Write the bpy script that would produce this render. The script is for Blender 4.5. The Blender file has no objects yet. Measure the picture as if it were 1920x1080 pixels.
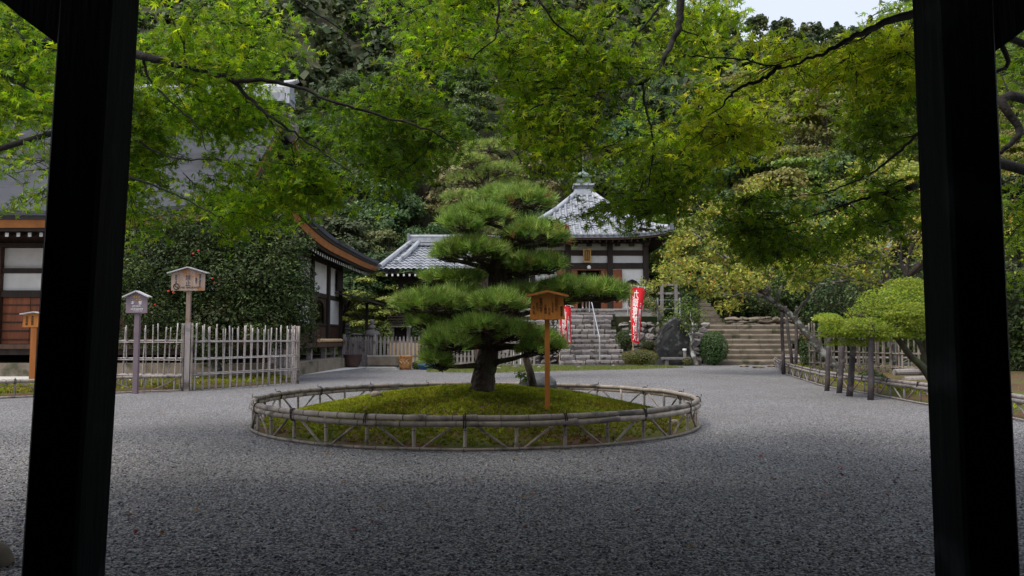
import bpy, math, random
import numpy as np
from mathutils import Vector, Matrix

# ---------------------------------------------------------------- camera, sky, sun, exposure
sc = bpy.context.scene
COL = sc.collection
R = math.radians
H = 1.1                     # eye height
F = 1425.0                  # focal length in photograph pixels
TILT = math.atan(95.0 / F)

cam_d = bpy.data.cameras.new('camera'); cam = bpy.data.objects.new('camera', cam_d); COL.objects.link(cam)
cam_d.sensor_width = 36; cam_d.lens = F / 1920 * 36; cam_d.clip_end = 2000; cam_d.clip_start = 0.05
cam.location = (0, 0, H); cam.rotation_euler = (math.pi / 2 + TILT, 0, 0)
sc.camera = cam

SUN_ELEV, SUN_ROT = R(60), R(-125)     # high, behind the left shoulder, through thin cloud
wd = bpy.data.worlds.new('World'); sc.world = wd; wd.use_nodes = True
nt = wd.node_tree; nt.nodes.clear()
sky = nt.nodes.new('ShaderNodeTexSky'); sky.sky_type = 'NISHITA'; sky.sun_disc = False
sky.sun_elevation = SUN_ELEV; sky.sun_rotation = SUN_ROT
sky.air_density = 1.2; sky.dust_density = 6.0; sky.ozone_density = 1.5
bg1 = nt.nodes.new('ShaderNodeBackground'); bg1.inputs['Strength'].default_value = 0.06
bg2 = nt.nodes.new('ShaderNodeBackground'); bg2.inputs['Color'].default_value = (0.86, 0.90, 1.0, 1); bg2.inputs['Strength'].default_value = 0.66
add = nt.nodes.new('ShaderNodeAddShader'); wo = nt.nodes.new('ShaderNodeOutputWorld')
nt.links.new(sky.outputs[0], bg1.inputs['Color'])
nt.links.new(bg1.outputs[0], add.inputs[0]); nt.links.new(bg2.outputs[0], add.inputs[1]); nt.links.new(add.outputs[0], wo.inputs[0])

sun_d = bpy.data.lights.new('sun', 'SUN'); sun = bpy.data.objects.new('sun', sun_d); COL.objects.link(sun)
sun_d.energy = 1.9; sun_d.angle = R(22); sun_d.color = (1.0, 0.95, 0.86)
_sd = Vector((math.sin(SUN_ROT) * math.cos(SUN_ELEV), math.cos(SUN_ROT) * math.cos(SUN_ELEV), math.sin(SUN_ELEV)))
sun.rotation_euler = _sd.to_track_quat('Z', 'Y').to_euler()
sun.location = (0, 0, 60)
sc.view_settings.view_transform = 'Standard'; sc.view_settings.look = 'None'
sc.view_settings.gamma = 1.0; sc.view_settings.exposure = 0.30; sc.view_settings.use_curve_mapping = False
sc.render.engine = 'CYCLES'
sc.cycles.max_bounces = 8; sc.cycles.transparent_max_bounces = 8

rnd = random.Random(7)
rng = np.random.default_rng(7)

def P(px, py, Y):
    """point seen at photograph pixel (px,py) on the plane at distance Y"""
    x = (px - 960) / F; u = (540 - py) / F
    c, s = math.cos(TILT), math.sin(TILT)
    w = Vector((x, c - u * s, s + u * c))
    return Vector((0, 0, H)) + w * (Y / w.y)

def G(px, py, z=0.0):
    x = (px - 960) / F; u = (540 - py) / F
    c, s = math.cos(TILT), math.sin(TILT)
    w = Vector((x, c - u * s, s + u * c))
    return Vector((0, 0, H)) + w * ((z - H) / w.z)

# ---------------------------------------------------------------- materials
def _mat(name):
    m = bpy.data.materials.new(name); m.use_nodes = True
    nt = m.node_tree; nt.nodes.clear()
    out = nt.nodes.new('ShaderNodeOutputMaterial')
    b = nt.nodes.new('ShaderNodeBsdfPrincipled')
    nt.links.new(b.outputs[0], out.inputs[0])
    return m, nt, b, out

def nm(name, c1, c2, scale=4, rough=.8, bump=0, bscale=None, stretch=(1, 1, 1), detail=6, spec=.3,
       c3=None, c3scale=1.2, c3amt=.5, var=.15, bdist=.02, world=False):
    """two-tone noise material with optional patches of a third colour and fine relief"""
    m, nt, b, out = _mat(name)
    N = nt.nodes.new; L = nt.links.new
    tc = N('ShaderNodeTexCoord'); oi = N('ShaderNodeObjectInfo')
    mulr = N('ShaderNodeMath'); mulr.operation = 'MULTIPLY'; mulr.inputs[1].default_value = 37.0
    L(oi.outputs['Random'], mulr.inputs[0])
    addv = N('ShaderNodeVectorMath'); addv.operation = 'ADD'
    L(tc.outputs['Object'], addv.inputs[0]); L(mulr.outputs[0], addv.inputs[1])
    mp = N('ShaderNodeMapping'); mp.inputs['Scale'].default_value = stretch
    L(addv.outputs[0], mp.inputs[0])
    n1 = N('ShaderNodeTexNoise'); n1.inputs['Scale'].default_value = scale; n1.inputs['Detail'].default_value = detail; n1.inputs['Roughness'].default_value = .65
    L(mp.outputs[0], n1.inputs['Vector'])
    cr = N('ShaderNodeValToRGB'); cr.color_ramp.elements[0].position = .3; cr.color_ramp.elements[1].position = .7
    cr.color_ramp.elements[0].color = (*c1, 1); cr.color_ramp.elements[1].color = (*c2, 1)
    L(n1.outputs['Fac'], cr.inputs[0])
    colout = cr.outputs[0]
    if c3:
        n3 = N('ShaderNodeTexNoise'); n3.inputs['Scale'].default_value = c3scale; n3.inputs['Detail'].default_value = 8
        L(addv.outputs[0], n3.inputs['Vector'])
        r3 = N('ShaderNodeValToRGB'); r3.color_ramp.elements[0].position = .62 - .25 * c3amt; r3.color_ramp.elements[1].position = .72 - .2 * c3amt
        L(n3.outputs['Fac'], r3.inputs[0])
        mx = N('ShaderNodeMixRGB'); mx.inputs[2].default_value = (*c3, 1)
        L(r3.outputs[0], mx.inputs[0]); L(colout, mx.inputs[1]); colout = mx.outputs[0]
    hs = N('ShaderNodeHueSaturation')
    mr = N('ShaderNodeMapRange'); mr.inputs['To Min'].default_value = 1 - var; mr.inputs['To Max'].default_value = 1 + var
    L(oi.outputs['Random'], mr.inputs[0]); L(mr.outputs[0], hs.inputs['Value']); L(colout, hs.inputs['Color'])
    L(hs.outputs[0], b.inputs['Base Color'])
    b.inputs['Roughness'].default_value = rough; b.inputs['Specular IOR Level'].default_value = spec
    if bump:
        n2 = N('ShaderNodeTexNoise'); n2.inputs['Scale'].default_value = bscale or scale * 4; n2.inputs['Detail'].default_value = 6
        L(mp.outputs[0], n2.inputs['Vector'])
        bp = N('ShaderNodeBump'); bp.inputs['Strength'].default_value = bump; bp.inputs['Distance'].default_value = bdist
        L(n2.outputs['Fac'], bp.inputs['Height']); L(bp.outputs[0], b.inputs['Normal'])
    return m

def leafmat(name, transl=.35, rough=.5, spec=.3, tint=(1.25, 1.25, .7), var=.2, huevar=.02):
    """foliage: colour attribute per leaf, light passes through the blade"""
    m, nt, b, out = _mat(name)
    N = nt.nodes.new; L = nt.links.new
    at = N('ShaderNodeAttribute'); at.attribute_name = 'Col'
    oi = N('ShaderNodeObjectInfo')
    hs = N('ShaderNodeHueSaturation')
    mr = N('ShaderNodeMapRange'); mr.inputs['To Min'].default_value = 1 - var; mr.inputs['To Max'].default_value = 1 + var
    mh = N('ShaderNodeMapRange'); mh.inputs['To Min'].default_value = .5 - huevar; mh.inputs['To Max'].default_value = .5 + huevar
    fr = N('ShaderNodeMath'); fr.operation = 'FRACT'; ml = N('ShaderNodeMath'); ml.operation = 'MULTIPLY'; ml.inputs[1].default_value = 7.31
    L(oi.outputs['Random'], ml.inputs[0]); L(ml.outputs[0], fr.inputs[0])
    L(oi.outputs['Random'], mr.inputs[0]); L(fr.outputs[0], mh.inputs[0])
    L(mr.outputs[0], hs.inputs['Value']); L(mh.outputs[0], hs.inputs['Hue']); L(at.outputs['Color'], hs.inputs['Color'])
    L(hs.outputs[0], b.inputs['Base Color'])
    b.inputs['Roughness'].default_value = rough; b.inputs['Specular IOR Level'].default_value = spec
    if transl > 0:
        tr = N('ShaderNodeBsdfTranslucent')
        mu = N('ShaderNodeMixRGB'); mu.blend_type = 'MULTIPLY'; mu.inputs[0].default_value = 1; mu.inputs[2].default_value = (*tint, 1)
        L(hs.outputs[0], mu.inputs[1]); L(mu.outputs[0], tr.inputs[0])
        mix = N('ShaderNodeMixShader'); mix.inputs[0].default_value = transl
        L(b.outputs[0], mix.inputs[1]); L(tr.outputs[0], mix.inputs[2]); L(mix.outputs[0], out.inputs[0])
    return m

def gravelmat(name, cs, vscale, soil, tint2):
    m, nt, b, out = _mat(name)
    N = nt.nodes.new; L = nt.links.new
    tc = N('ShaderNodeTexCoord')
    v = N('ShaderNodeTexVoronoi'); v.inputs['Scale'].default_value = vscale
    L(tc.outputs['Object'], v.inputs['Vector'])
    sep = N('ShaderNodeSeparateColor'); L(v.outputs['Color'], sep.inputs[0])
    cr = N('ShaderNodeValToRGB'); cr.color_ramp.interpolation = 'CONSTANT'
    e = cr.color_ramp.elements
    e[0].position = 0; e[0].color = (*cs[0], 1); e[1].position = 1 / len(cs); e[1].color = (*cs[1], 1)
    for i, c in enumerate(cs[2:]):
        x = e.new((i + 2) / len(cs)); x.color = (*c, 1)
    L(sep.outputs[0], cr.inputs[0])
    n = N('ShaderNodeTexNoise'); n.inputs['Scale'].default_value = .38; n.inputs['Detail'].default_value = 12; n.inputs['Roughness'].default_value = .7
    L(tc.outputs['Object'], n.inputs['Vector'])
    r2 = N('ShaderNodeValToRGB'); r2.color_ramp.elements[0].position = .42; r2.color_ramp.elements[1].position = .68
    L(n.outputs['Fac'], r2.inputs[0])
    mx = N('ShaderNodeMixRGB'); mx.blend_type = 'MULTIPLY'; mx.inputs[2].default_value = (*tint2, 1)
    L(r2.outputs[0], mx.inputs[0]); L(cr.outputs[0], mx.inputs[1])
    # dark gaps between stones
    rg = N('ShaderNodeValToRGB'); rg.color_ramp.elements[0].position = .45; rg.color_ramp.elements[1].position = .75
    L(v.outputs['Distance'], rg.inputs[0])
    mx2 = N('ShaderNodeMixRGB'); mx2.inputs[2].default_value = (*soil, 1)
    L(rg.outputs[0], mx2.inputs[0]); L(mx.outputs[0], mx2.inputs[1])
    L(mx2.outputs[0], b.inputs['Base Color'])
    b.inputs['Roughness'].default_value = .85; b.inputs['Specular IOR Level'].default_value = .25
    inv = N('ShaderNodeMath'); inv.operation = 'SUBTRACT'; inv.inputs[0].default_value = 1; L(v.outputs['Distance'], inv.inputs[1])
    bp = N('ShaderNodeBump'); bp.inputs['Strength'].default_value = .9; bp.inputs['Distance'].default_value = .012
    L(inv.outputs[0], bp.inputs['Height']); L(bp.outputs[0], b.inputs['Normal'])
    return m

M = {}
M['gravel'] = gravelmat('gravel', [(.125, .125, .145), (.25, .25, .27), (.37, .37, .39), (.19, .19, .205), (.40, .395, .39), (.29, .265, .24)], 68, (.05, .05, .055), (.80, .77, .72))
M['pebble'] = nm('pebble', (.13, .14, .16), (.36, .37, .40), 3, .8, spec=.3, var=.5)
M['earth'] = nm('earth', (.09, .065, .045), (.16, .12, .08), 2, .95, .6, 8)
M['litter'] = nm('leaf_litter', (.022, .022, .011), (.05, .046, .02), 1.2, .95, .6, 6, c3=(.03, .05, .014), c3scale=.6, c3amt=.6)
M['pale_sand'] = nm('pale_sand', (.45, .44, .42), (.58, .57, .54), 8, .9, .2, 90)
M['mosssoil'] = nm('moss_soil', (.05, .06, .012), (.10, .105, .02), 3, .95, .5, 40, c3=(.095, .05, .028), c3scale=2.2, c3amt=.75)
M['grass'] = nm('grass_soil', (.10, .14, .03), (.20, .23, .06), 2, .95, .4, 40, c3=(.22, .17, .09), c3scale=.9, c3amt=.35)
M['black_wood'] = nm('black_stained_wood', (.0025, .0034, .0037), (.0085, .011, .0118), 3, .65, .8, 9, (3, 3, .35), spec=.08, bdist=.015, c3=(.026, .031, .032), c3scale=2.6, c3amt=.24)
M['bamboo'] = nm('weathered_bamboo', (.185, .155, .128), (.33, .283, .242), 9, .62, .15, 30, (1, 1, .25), spec=.35, c3=(.10, .088, .078), c3scale=5, c3amt=.36, var=.28, bdist=.004)
M['bamboo_pale'] = nm('pale_dry_bamboo', (.30, .265, .255), (.48, .435, .42), 9, .6, .15, 30, (1, 1, .25), spec=.35, c3=(.20, .175, .16), c3scale=4, c3amt=.25, var=.22, bdist=.004)
M['bamboo_node'] = nm('bamboo_node', (.05, .042, .038), (.13, .115, .10), 20, .8)
M['rope'] = nm('black_rope', (.010, .009, .009), (.025, .022, .02), 60, .9, .4, 200)
M['grey_wood'] = nm('grey_weathered_wood', (.17, .15, .145), (.31, .28, .27), 6, .8, .35, 14, (3, 3, .3), c3=(.10, .085, .08), c3scale=3, c3amt=.3, bdist=.006)
M['dark_pole'] = nm('dark_prop_pole', (.035, .03, .033), (.085, .07, .075), 8, .8, .5, 20, (1, 1, .4), c3=(.16, .14, .13), c3scale=5, c3amt=.15)
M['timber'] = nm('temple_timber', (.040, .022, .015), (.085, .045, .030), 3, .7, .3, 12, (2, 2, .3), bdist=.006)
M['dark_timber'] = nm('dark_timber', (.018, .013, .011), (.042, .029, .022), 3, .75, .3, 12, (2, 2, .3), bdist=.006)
M['orange_board'] = nm('orange_eave_board', (.24, .085, .022), (.37, .145, .04), 2.5, .65, .15, 12)
M['door_wood'] = nm('red_brown_door', (.14, .042, .018), (.26, .085, .035), 3, .6, .2, 10, (3, 3, .3))
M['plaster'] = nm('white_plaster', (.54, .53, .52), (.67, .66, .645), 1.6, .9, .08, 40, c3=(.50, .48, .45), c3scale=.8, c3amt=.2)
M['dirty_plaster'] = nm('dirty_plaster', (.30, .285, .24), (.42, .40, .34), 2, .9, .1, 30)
M['white_tip'] = nm('white_painted_tip', (.72, .72, .70), (.8, .8, .78), 10, .7)
M['bark_roof'] = nm('cypress_bark_roof', (.05, .052, .062), (.095, .099, .115), 3, .9, .8, 4, (.25, 9, 9), c3=(.042, .044, .046), c3scale=.5, c3amt=.4, spec=.12)
M['roof_edge'] = nm('bark_roof_edge', (.028, .024, .024), (.06, .05, .05), 6, .85, .5, 30, (.3, .3, 6))
M['tile'] = nm('grey_roof_tile', (.25, .27, .30), (.45, .47, .51), 3, .38, .12, 30, spec=.5, c3=(.17, .18, .195), c3scale=2.2, c3amt=.3, var=.12)
M['tile_dark'] = nm('dark_roof_tile', (.10, .11, .13), (.22, .235, .265), 4, .45, .1, 30, spec=.5)
M['white_ridge'] = nm('pale_ridge_tile', (.40, .41, .43), (.62, .63, .64), 4, .6, .1, 20, c3=(.25, .26, .27), c3scale=2.5, c3amt=.3)
M['copper'] = nm('green_copper', (.13, .18, .15), (.22, .28, .24), 5, .6, .1, 20, c3=(.10, .10, .095), c3scale=3)
M['gold'] = nm('faded_gold', (.30, .17, .04), (.5, .3, .08), 12, .5, .2, 30)
M['stone'] = nm('stair_stone', (.13, .118, .116), (.29, .265, .26), 6, .9, .8, 18, c3=(.05, .046, .038), c3scale=6, c3amt=.34, var=.28)
M['stone_brown'] = nm('brown_stair_stone', (.14, .115, .085), (.24, .20, .155), 3, .9, .4, 16, c3=(.075, .075, .045), c3scale=2, c3amt=.3)
M['stone_dark'] = nm('black_stele_stone', (.012, .013, .014), (.035, .036, .038), 3, .7, .8, 7, c3=(.10, .105, .10), c3scale=5, c3amt=.30)
M['stone_grey'] = nm('grey_rock', (.06, .063, .066), (.15, .155, .16), 4, .85, .9, 9, c3=(.06, .075, .03), c3scale=3, c3amt=.25)
M['stone_pale'] = nm('pale_stone', (.33, .32, .30), (.50, .49, .46), 4, .9, .4, 14)
M['concrete'] = nm('concrete', (.26, .25, .235), (.38, .365, .345), 3, .9, .3, 25)
M['steel'] = nm('steel_pipe', (.30, .31, .33), (.42, .43, .45), 20, .35, spec=.6)
M['red_cloth'] = nm('red_banner_cloth', (.62, .012, .022), (.72, .02, .035), 2, .75, .1, 60)
M['white_cloth'] = nm('white_cloth', (.74, .74, .75), (.8, .8, .8), 4, .8)
M['ink'] = nm('black_ink', (.012, .011, .010), (.03, .028, .026), 20, .8)
M['faded_ink'] = nm('faded_blue_ink', (.035, .04, .07), (.07, .075, .11), 12, .8)
M['sign_orange'] = nm('orange_stained_wood', (.33, .115, .02), (.50, .19, .038), 5, .6, .15, 18, (5, 5, .4), var=.08)
M['sign_orange_dk'] = nm('orange_stained_wood_post', (.27, .088, .02), (.40, .14, .03), 6, .6, .15, 18, (5, 5, .3))
M['sign_brown'] = nm('weathered_sign_board', (.21, .15, .115), (.37, .28, .23), 4, .85, .3, 16, (6, 6, .35), c3=(.26, .12, .05), c3scale=5, c3amt=.28)
M['sign_purple'] = nm('mauve_painted_board', (.165, .125, .15), (.20, .155, .18), 4, .6, .08, 20)
M['zinc'] = nm('pale_sign_roof', (.42, .41, .43), (.56, .55, .57), 8, .6)
M['yellow_paint'] = nm('yellow_paint', (.72, .40, .03), (.8, .46, .05), 10, .6)
M['white_paint'] = nm('white_paint', (.78, .78, .78), (.84, .84, .84), 10, .6)
M['bark'] = nm('dark_bark', (.022, .018, .015), (.06, .05, .042), 8, .95, .8, 22, (1, 1, .5), bdist=.02)
M['pine_bark'] = nm('pine_bark', (.028, .02, .016), (.10, .075, .058), 14, .95, 1.0, 22, (1, 1, .45), c3=(.045, .055, .022), c3scale=3, c3amt=.3, bdist=.04)
M['maple_bark'] = nm('maple_limb_bark', (.010, .009, .008), (.032, .028, .025), 14, .9, .5, 40)
M['lichen_bark'] = nm('lichen_bark', (.055, .048, .042), (.13, .12, .105), 9, .95, .7, 22, c3=(.36, .38, .36), c3scale=5, c3amt=.45)
M['mossy_bark'] = nm('mossy_bark', (.045, .038, .03), (.10, .09, .07), 9, .95, .7, 22, c3=(.09, .115, .06), c3scale=4, c3amt=.4)
M['terracotta'] = nm('brown_glazed_pot', (.30, .14, .045), (.42, .21, .075), 6, .5, .3, 12, c3=(.19, .08, .03), c3scale=9, c3amt=.45)
M['iron_red'] = nm('rusty_iron_pot', (.055, .032, .030), (.115, .062, .055), 5, .7, .3, 20)
M['blue_plastic'] = nm('blue_tub', (.02, .10, .30), (.03, .14, .38), 4, .4)
M['cut_wood'] = nm('fresh_bamboo', (.50, .33, .17), (.62, .44, .26), 8, .6)
M['skin'] = nm('skin', (.52, .33, .25), (.60, .40, .31), 6, .6, var=.02)
M['navy_cloth'] = nm('dark_navy_cloth', (.010, .011, .018), (.022, .024, .034), 6, .85)
M['hair'] = nm('black_hair', (.008, .007, .006), (.018, .015, .013), 12, .5)
M['shoe'] = nm('pale_shoe', (.5, .47, .45), (.6, .57, .54), 12, .6)
M['dark_inside'] = nm('dark_interior', (.008, .006, .005), (.02, .014, .011), 2, .9)  # near-black colour stands in for unlit insides; trough water uses it too
M['maple_leaf'] = leafmat('maple_leaf', .5, .5, .25, (1.5, 1.5, .55), .12, .012)
M['leaf'] = leafmat('broad_leaf', .3, .5, .3, (1.3, 1.3, .6), .22, .02)
M['gloss_leaf'] = leafmat('glossy_leaf', .2, .55, .2, (1.2, 1.3, .6), .18, .015)
M['needle'] = leafmat('pine_needle', .2, .5, .3, (1.2, 1.2, .6), .1, .01)
M['forest'] = leafmat('forest_leaf', .22, .6, .25, (1.2, 1.2, .7), .28, .03)
M['moss'] = leafmat('moss_frond', .3, .8, .1, (1.2, 1.2, .6), .05, .0)
M['dry_leaf'] = leafmat('fallen_leaf', .2, .6, .2, (1.2, 1., .6), .3, .04)

# ---------------------------------------------------------------- object helpers
def tag(o, label=None, cat=None, group=None, kind=None):
    if label: o['label'] = label
    if cat: o['category'] = cat
    if group: o['group'] = group
    if kind: o['kind'] = kind
    return o

ORG = {}
def thing(name, label, cat, loc=(0, 0, 0), group=None):
    o = bpy.data.objects.new(name, None); COL.objects.link(o)
    o.location = loc; o.empty_display_size = .2
    ORG[o.name] = Vector(loc)
    return tag(o, label, cat, group)

def copy_tree(o, parent=None):
    c = o.copy(); COL.objects.link(c); c.parent = parent
    for ch in list(o.children): copy_tree(ch, c)
    return c

def origin_of(o):
    while o.parent: o = o.parent
    return ORG.get(o.name, Vector((0, 0, 0)))

def link(name, me, m, parent=None, smooth=False):
    if isinstance(m, str): m = M[m]
    if not me.materials: me.materials.append(m)
    o = bpy.data.objects.new(name, me); COL.objects.link(o)
    if parent:
        o.parent = parent
    if smooth: me.polygons.foreach_set('use_smooth', [True] * len(me.polygons))
    return o

class MB:
    def __init__(s): s.v = []; s.f = []
    def add(s, vs, fs):
        n = len(s.v); s.v += [tuple(v) for v in vs]; s.f += [tuple(i + n for i in f) for f in fs]; return s
    def box(s, c, d, rot=None, taper=1.0):
        c = Vector(c); hx, hy, hz = d[0] / 2, d[1] / 2, d[2] / 2
        vs = []
        for z, t in ((-hz, 1.0), (hz, taper)):
            for x, y in ((-1, -1), (1, -1), (1, 1), (-1, 1)): vs.append(Vector((x * hx * t, y * hy * t, z)))
        if rot is not None:
            if not isinstance(rot, Matrix): rot = Matrix.Rotation(rot, 3, 'Z')
            vs = [rot @ v for v in vs]
        return s.add([v + c for v in vs], [(3, 2, 1, 0), (4, 5, 6, 7), (0, 1, 5, 4), (1, 2, 6, 5), (2, 3, 7, 6), (3, 0, 4, 7)])
    def bar(s, a, b, w, h, up=(0, 0, 1)):
        a = Vector(a); b = Vector(b); d = (b - a); L = d.length; d.normalize()
        side = d.cross(Vector(up)).normalized(); u2 = side.cross(d)
        rot = Matrix((side, d, u2)).transposed()
        return s.box((a + b) / 2, (w, L, h), rot)
    def tube(s, pts, rad, seg=8, cap=True):
        pts = [Vector(p) for p in pts]; n = len(pts)
        if not hasattr(rad, '__len__'): rad = [rad] * n
        t0 = (pts[1] - pts[0]).normalized()
        ref = Vector((0, 0, 1)) if abs(t0.z) < .9 else Vector((1, 0, 0))
        nrm = t0.cross(ref).normalized(); vs = []; fs = []
        for i in range(n):
            t = (pts[min(i + 1, n - 1)] - pts[max(i - 1, 0)]).normalized()
            nrm = (nrm - t * nrm.dot(t))
            nrm = nrm.normalized() if nrm.length > 1e-6 else t.orthogonal().normalized()
            b = t.cross(nrm)
            for k in range(seg):
                a = 2 * math.pi * k / seg
                vs.append(pts[i] + (nrm * math.cos(a) + b * math.sin(a)) * rad[i])
        for i in range(n - 1):
            for k in range(seg):
                k2 = (k + 1) % seg
                fs.append((i * seg + k, i * seg + k2, (i + 1) * seg + k2, (i + 1) * seg + k))
        if cap:
            fs.append(tuple(range(seg - 1, -1, -1))); fs.append(tuple((n - 1) * seg + k for k in range(seg)))
        return s.add(vs, fs)
    def lathe(s, c, prof, seg=20):
        c = Vector(c); vs = []; fs = []; n = len(prof)
        for r, z in prof:
            for k in range(seg):
                a = 2 * math.pi * k / seg; vs.append(c + Vector((r * math.cos(a), r * math.sin(a), z)))
        for i in range(n - 1):
            for k in range(seg):
                k2 = (k + 1) % seg; fs.append((i * seg + k, i * seg + k2, (i + 1) * seg + k2, (i + 1) * seg + k))
        fs.append(tuple(range(seg - 1, -1, -1))); fs.append(tuple((n - 1) * seg + k for k in range(seg)))
        return s.add(vs, fs)
    def grid(s, fn, nu, nv, thick=None):
        """surface fn(u,v), u,v in 0..1; thick: vector added for the underside"""
        top = [Vector(fn(i / nu, j / nv)) for j in range(nv + 1) for i in range(nu + 1)]
        W = nu + 1; fs = [(j * W + i, j * W + i + 1, (j + 1) * W + i + 1, (j + 1) * W + i) for j in range(nv) for i in range(nu)]
        if thick is None: return s.add(top, fs)
        n = len(top); th = Vector(thick); bot = [v + th for v in top]
        fs2 = fs + [tuple(n + k for k in reversed(f)) for f in fs]
        edge = [i for i in range(W)] + [j * W + nu for j in range(1, nv + 1)] + [nv * W + i for i in range(nu - 1, -1, -1)] + [j * W for j in range(nv - 1, 0, -1)]
        m = len(edge)
        for k in range(m):
            a, b = edge[k], edge[(k + 1) % m]; fs2.append((b, a, n + a, n + b))
        return s.add(top + bot, fs2)
    def prism(s, poly, a, b):
        """polygon of points extruded by vector b-a; poly given as world points on plane a"""
        d = Vector(b) - Vector(a); n = len(poly); vs = [Vector(p) for p in poly] + [Vector(p) + d for p in poly]
        fs = [tuple(range(n)), tuple(range(2 * n - 1, n - 1, -1))] + [((i + 1) % n, i, n + i, n + (i + 1) % n) for i in range(n)]
        return s.add(vs, fs)
    def build(s, name, m, parent=None, smooth=False):
        me = bpy.data.meshes.new(name)
        vs = s.v
        if parent is not None:
            o = origin_of(parent)
            if o.length > 0: vs = [(v[0] - o.x, v[1] - o.y, v[2] - o.z) for v in vs]
        me.from_pydata(vs, [], s.f); me.update()
        return link(name, me, m, parent, smooth)

def auto_smooth(o, ang=40):
    me = o.data
    me.polygons.foreach_set('use_smooth', [True] * len(me.polygons))
    me.set_sharp_from_angle(angle=R(ang))
    return o

def rock(c, d, seed=0, sub=2, rough=.25, flat=.6, boxy=2.0):
    """boulder mesh data: an uneven, partly faceted lump"""
    import bmesh
    bm = bmesh.new(); bmesh.ops.create_icosphere(bm, subdivisions=sub, radius=1)
    r = random.Random(seed)
    def sq(q):
        k = (abs(q.x) ** boxy + abs(q.y) ** boxy + abs(q.z) ** boxy) ** (1 / boxy); return q / k
    planes = [(Vector((r.uniform(-1, 1), r.uniform(-1, 1), r.uniform(-.6, 1))).normalized(), r.uniform(.62, .9)) for _ in range(9)]
    for v in bm.verts:
        p = sq(v.co.copy())
        for nrm, dd in planes:
            k = p.dot(nrm) - dd
            if k > 0: p -= nrm * k * flat * 1.4
        p *= 1 + r.uniform(-.5, .5) * rough * .25
        v.co = (p.x * d[0], p.y * d[1], p.z * d[2])
    mb = MB(); mb.add([v.co + Vector(c) for v in bm.verts], [[v.index for v in f.verts] for f in bm.faces]); bm.free()
    return mb

# ---------------------------------------------------------------- scattered leaves (one mesh of many small blades)
def frames(nrm, spin):
    nrm = nrm / np.linalg.norm(nrm, axis=1, keepdims=True)
    ref = np.where(np.abs(nrm[:, 2:3]) < .9, np.array([[0, 0, 1.]]), np.array([[1., 0, 0]]))
    a = np.cross(nrm, ref); a /= np.linalg.norm(a, axis=1, keepdims=True)
    b = np.cross(nrm, a)
    c, s = np.cos(spin)[:, None], np.sin(spin)[:, None]
    return np.stack([a * c + b * s, -a * s + b * c, nrm], axis=2)     # columns x,y,z

def scatter(name, tv, tf, pos, rot, scl, colr, m, parent=None, kind=None):
    tv = np.asarray(tv, float); tf = np.asarray(tf, int); n = len(pos); k = len(tv)
    scl = np.asarray(scl)
    if scl.ndim == 1: scl = np.repeat(scl[:, None], 3, 1)
    loc = tv[None] * scl[:, None, :]
    V = np.einsum('nij,nkj->nki', rot, loc) + pos[:, None, :]
    V = V.reshape(-1, 3)
    if parent is not None:
        V = V - np.array(origin_of(parent))[None]
    Fa = (tf[None] + (np.arange(n) * k)[:, None, None]).reshape(-1, tf.shape[1])
    me = bpy.data.meshes.new(name)
    nf, w = Fa.shape
    me.vertices.add(len(V)); me.vertices.foreach_set('co', V.astype(np.float32).ravel())
    me.loops.add(nf * w); me.loops.foreach_set('vertex_index', Fa.astype(np.int32).ravel())
    me.polygons.add(nf); me.polygons.foreach_set('loop_start', np.arange(0, nf * w, w, dtype=np.int32))
    me.update(calc_edges=True)
    ca = me.color_attributes.new('Col', 'FLOAT_COLOR', 'POINT')
    C = np.ones((n, k, 4), np.float32); C[:, :, :3] = colr[:, None, :]
    ca.data.foreach_set('color', C.ravel())
    o = link(name, me, m, parent)
    if kind: o['kind'] = kind
    return o

def palette(n, cols, weights=None, jit=.18, g=None):
    g = g or rng
    cols = np.asarray(cols, float); idx = g.choice(len(cols), n, p=None if weights is None else np.asarray(weights) / np.sum(weights))
    return np.clip(cols[idx] * (1 + g.normal(0, jit, (n, 1))) * (1 + g.normal(0, .05, (n, 3))), .003, 1)

def maple_template():
    vs = [(0, 0, 0)]; fs = []
    lob = [(0, 1.0), (38, .9), (-38, .9), (84, .66), (-84, .66)]
    for a, l in lob:
        i = len(vs)
        for da, rr, z in ((-17, .40 * l, .0), (0, l, -.20 * l), (17, .40 * l, .0)):
            t = R(90 + a + da); vs.append((rr * math.cos(t), rr * math.sin(t), z))
        fs += [(0, i, i + 1), (0, i + 1, i + 2)]
    return np.array(vs) * 1.0, fs
MAPLE_V, MAPLE_F = maple_template()
LEAF_V = np.array([(0, 0, 0), (.26, .45, .07), (0, 1, -.06), (-.26, .45, .07)]); LEAF_F = [(0, 1, 2), (0, 2, 3)]
CLUMP_V = np.array([(-.5, -.35, 0), (.45, -.4, .1), (.55, .35, -.05), (-.4, .45, .12)]); CLUMP_F = [(0, 1, 2), (0, 2, 3)]
def tuft_template(n, seed, spread=.75, w=.03):
    r = random.Random(seed); vs = []; fs = []
    for i in range(n):
        a = 2 * math.pi * (i + r.random()) / n; t = spread * math.sqrt(r.random())
        d = Vector((math.cos(a) * math.sin(t), math.sin(a) * math.sin(t), math.cos(t))) * r.uniform(.75, 1.1)
        s = d.orthogonal().normalized() * w; s.rotate(Matrix.Rotation(r.uniform(0, 6.3), 3, d))
        b = Vector((0, 0, r.uniform(-.25, .1)))
        k = len(vs); vs += [b - s, b + s, b + d]; fs.append((k, k + 1, k + 2))
    return np.array(vs), fs
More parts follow.
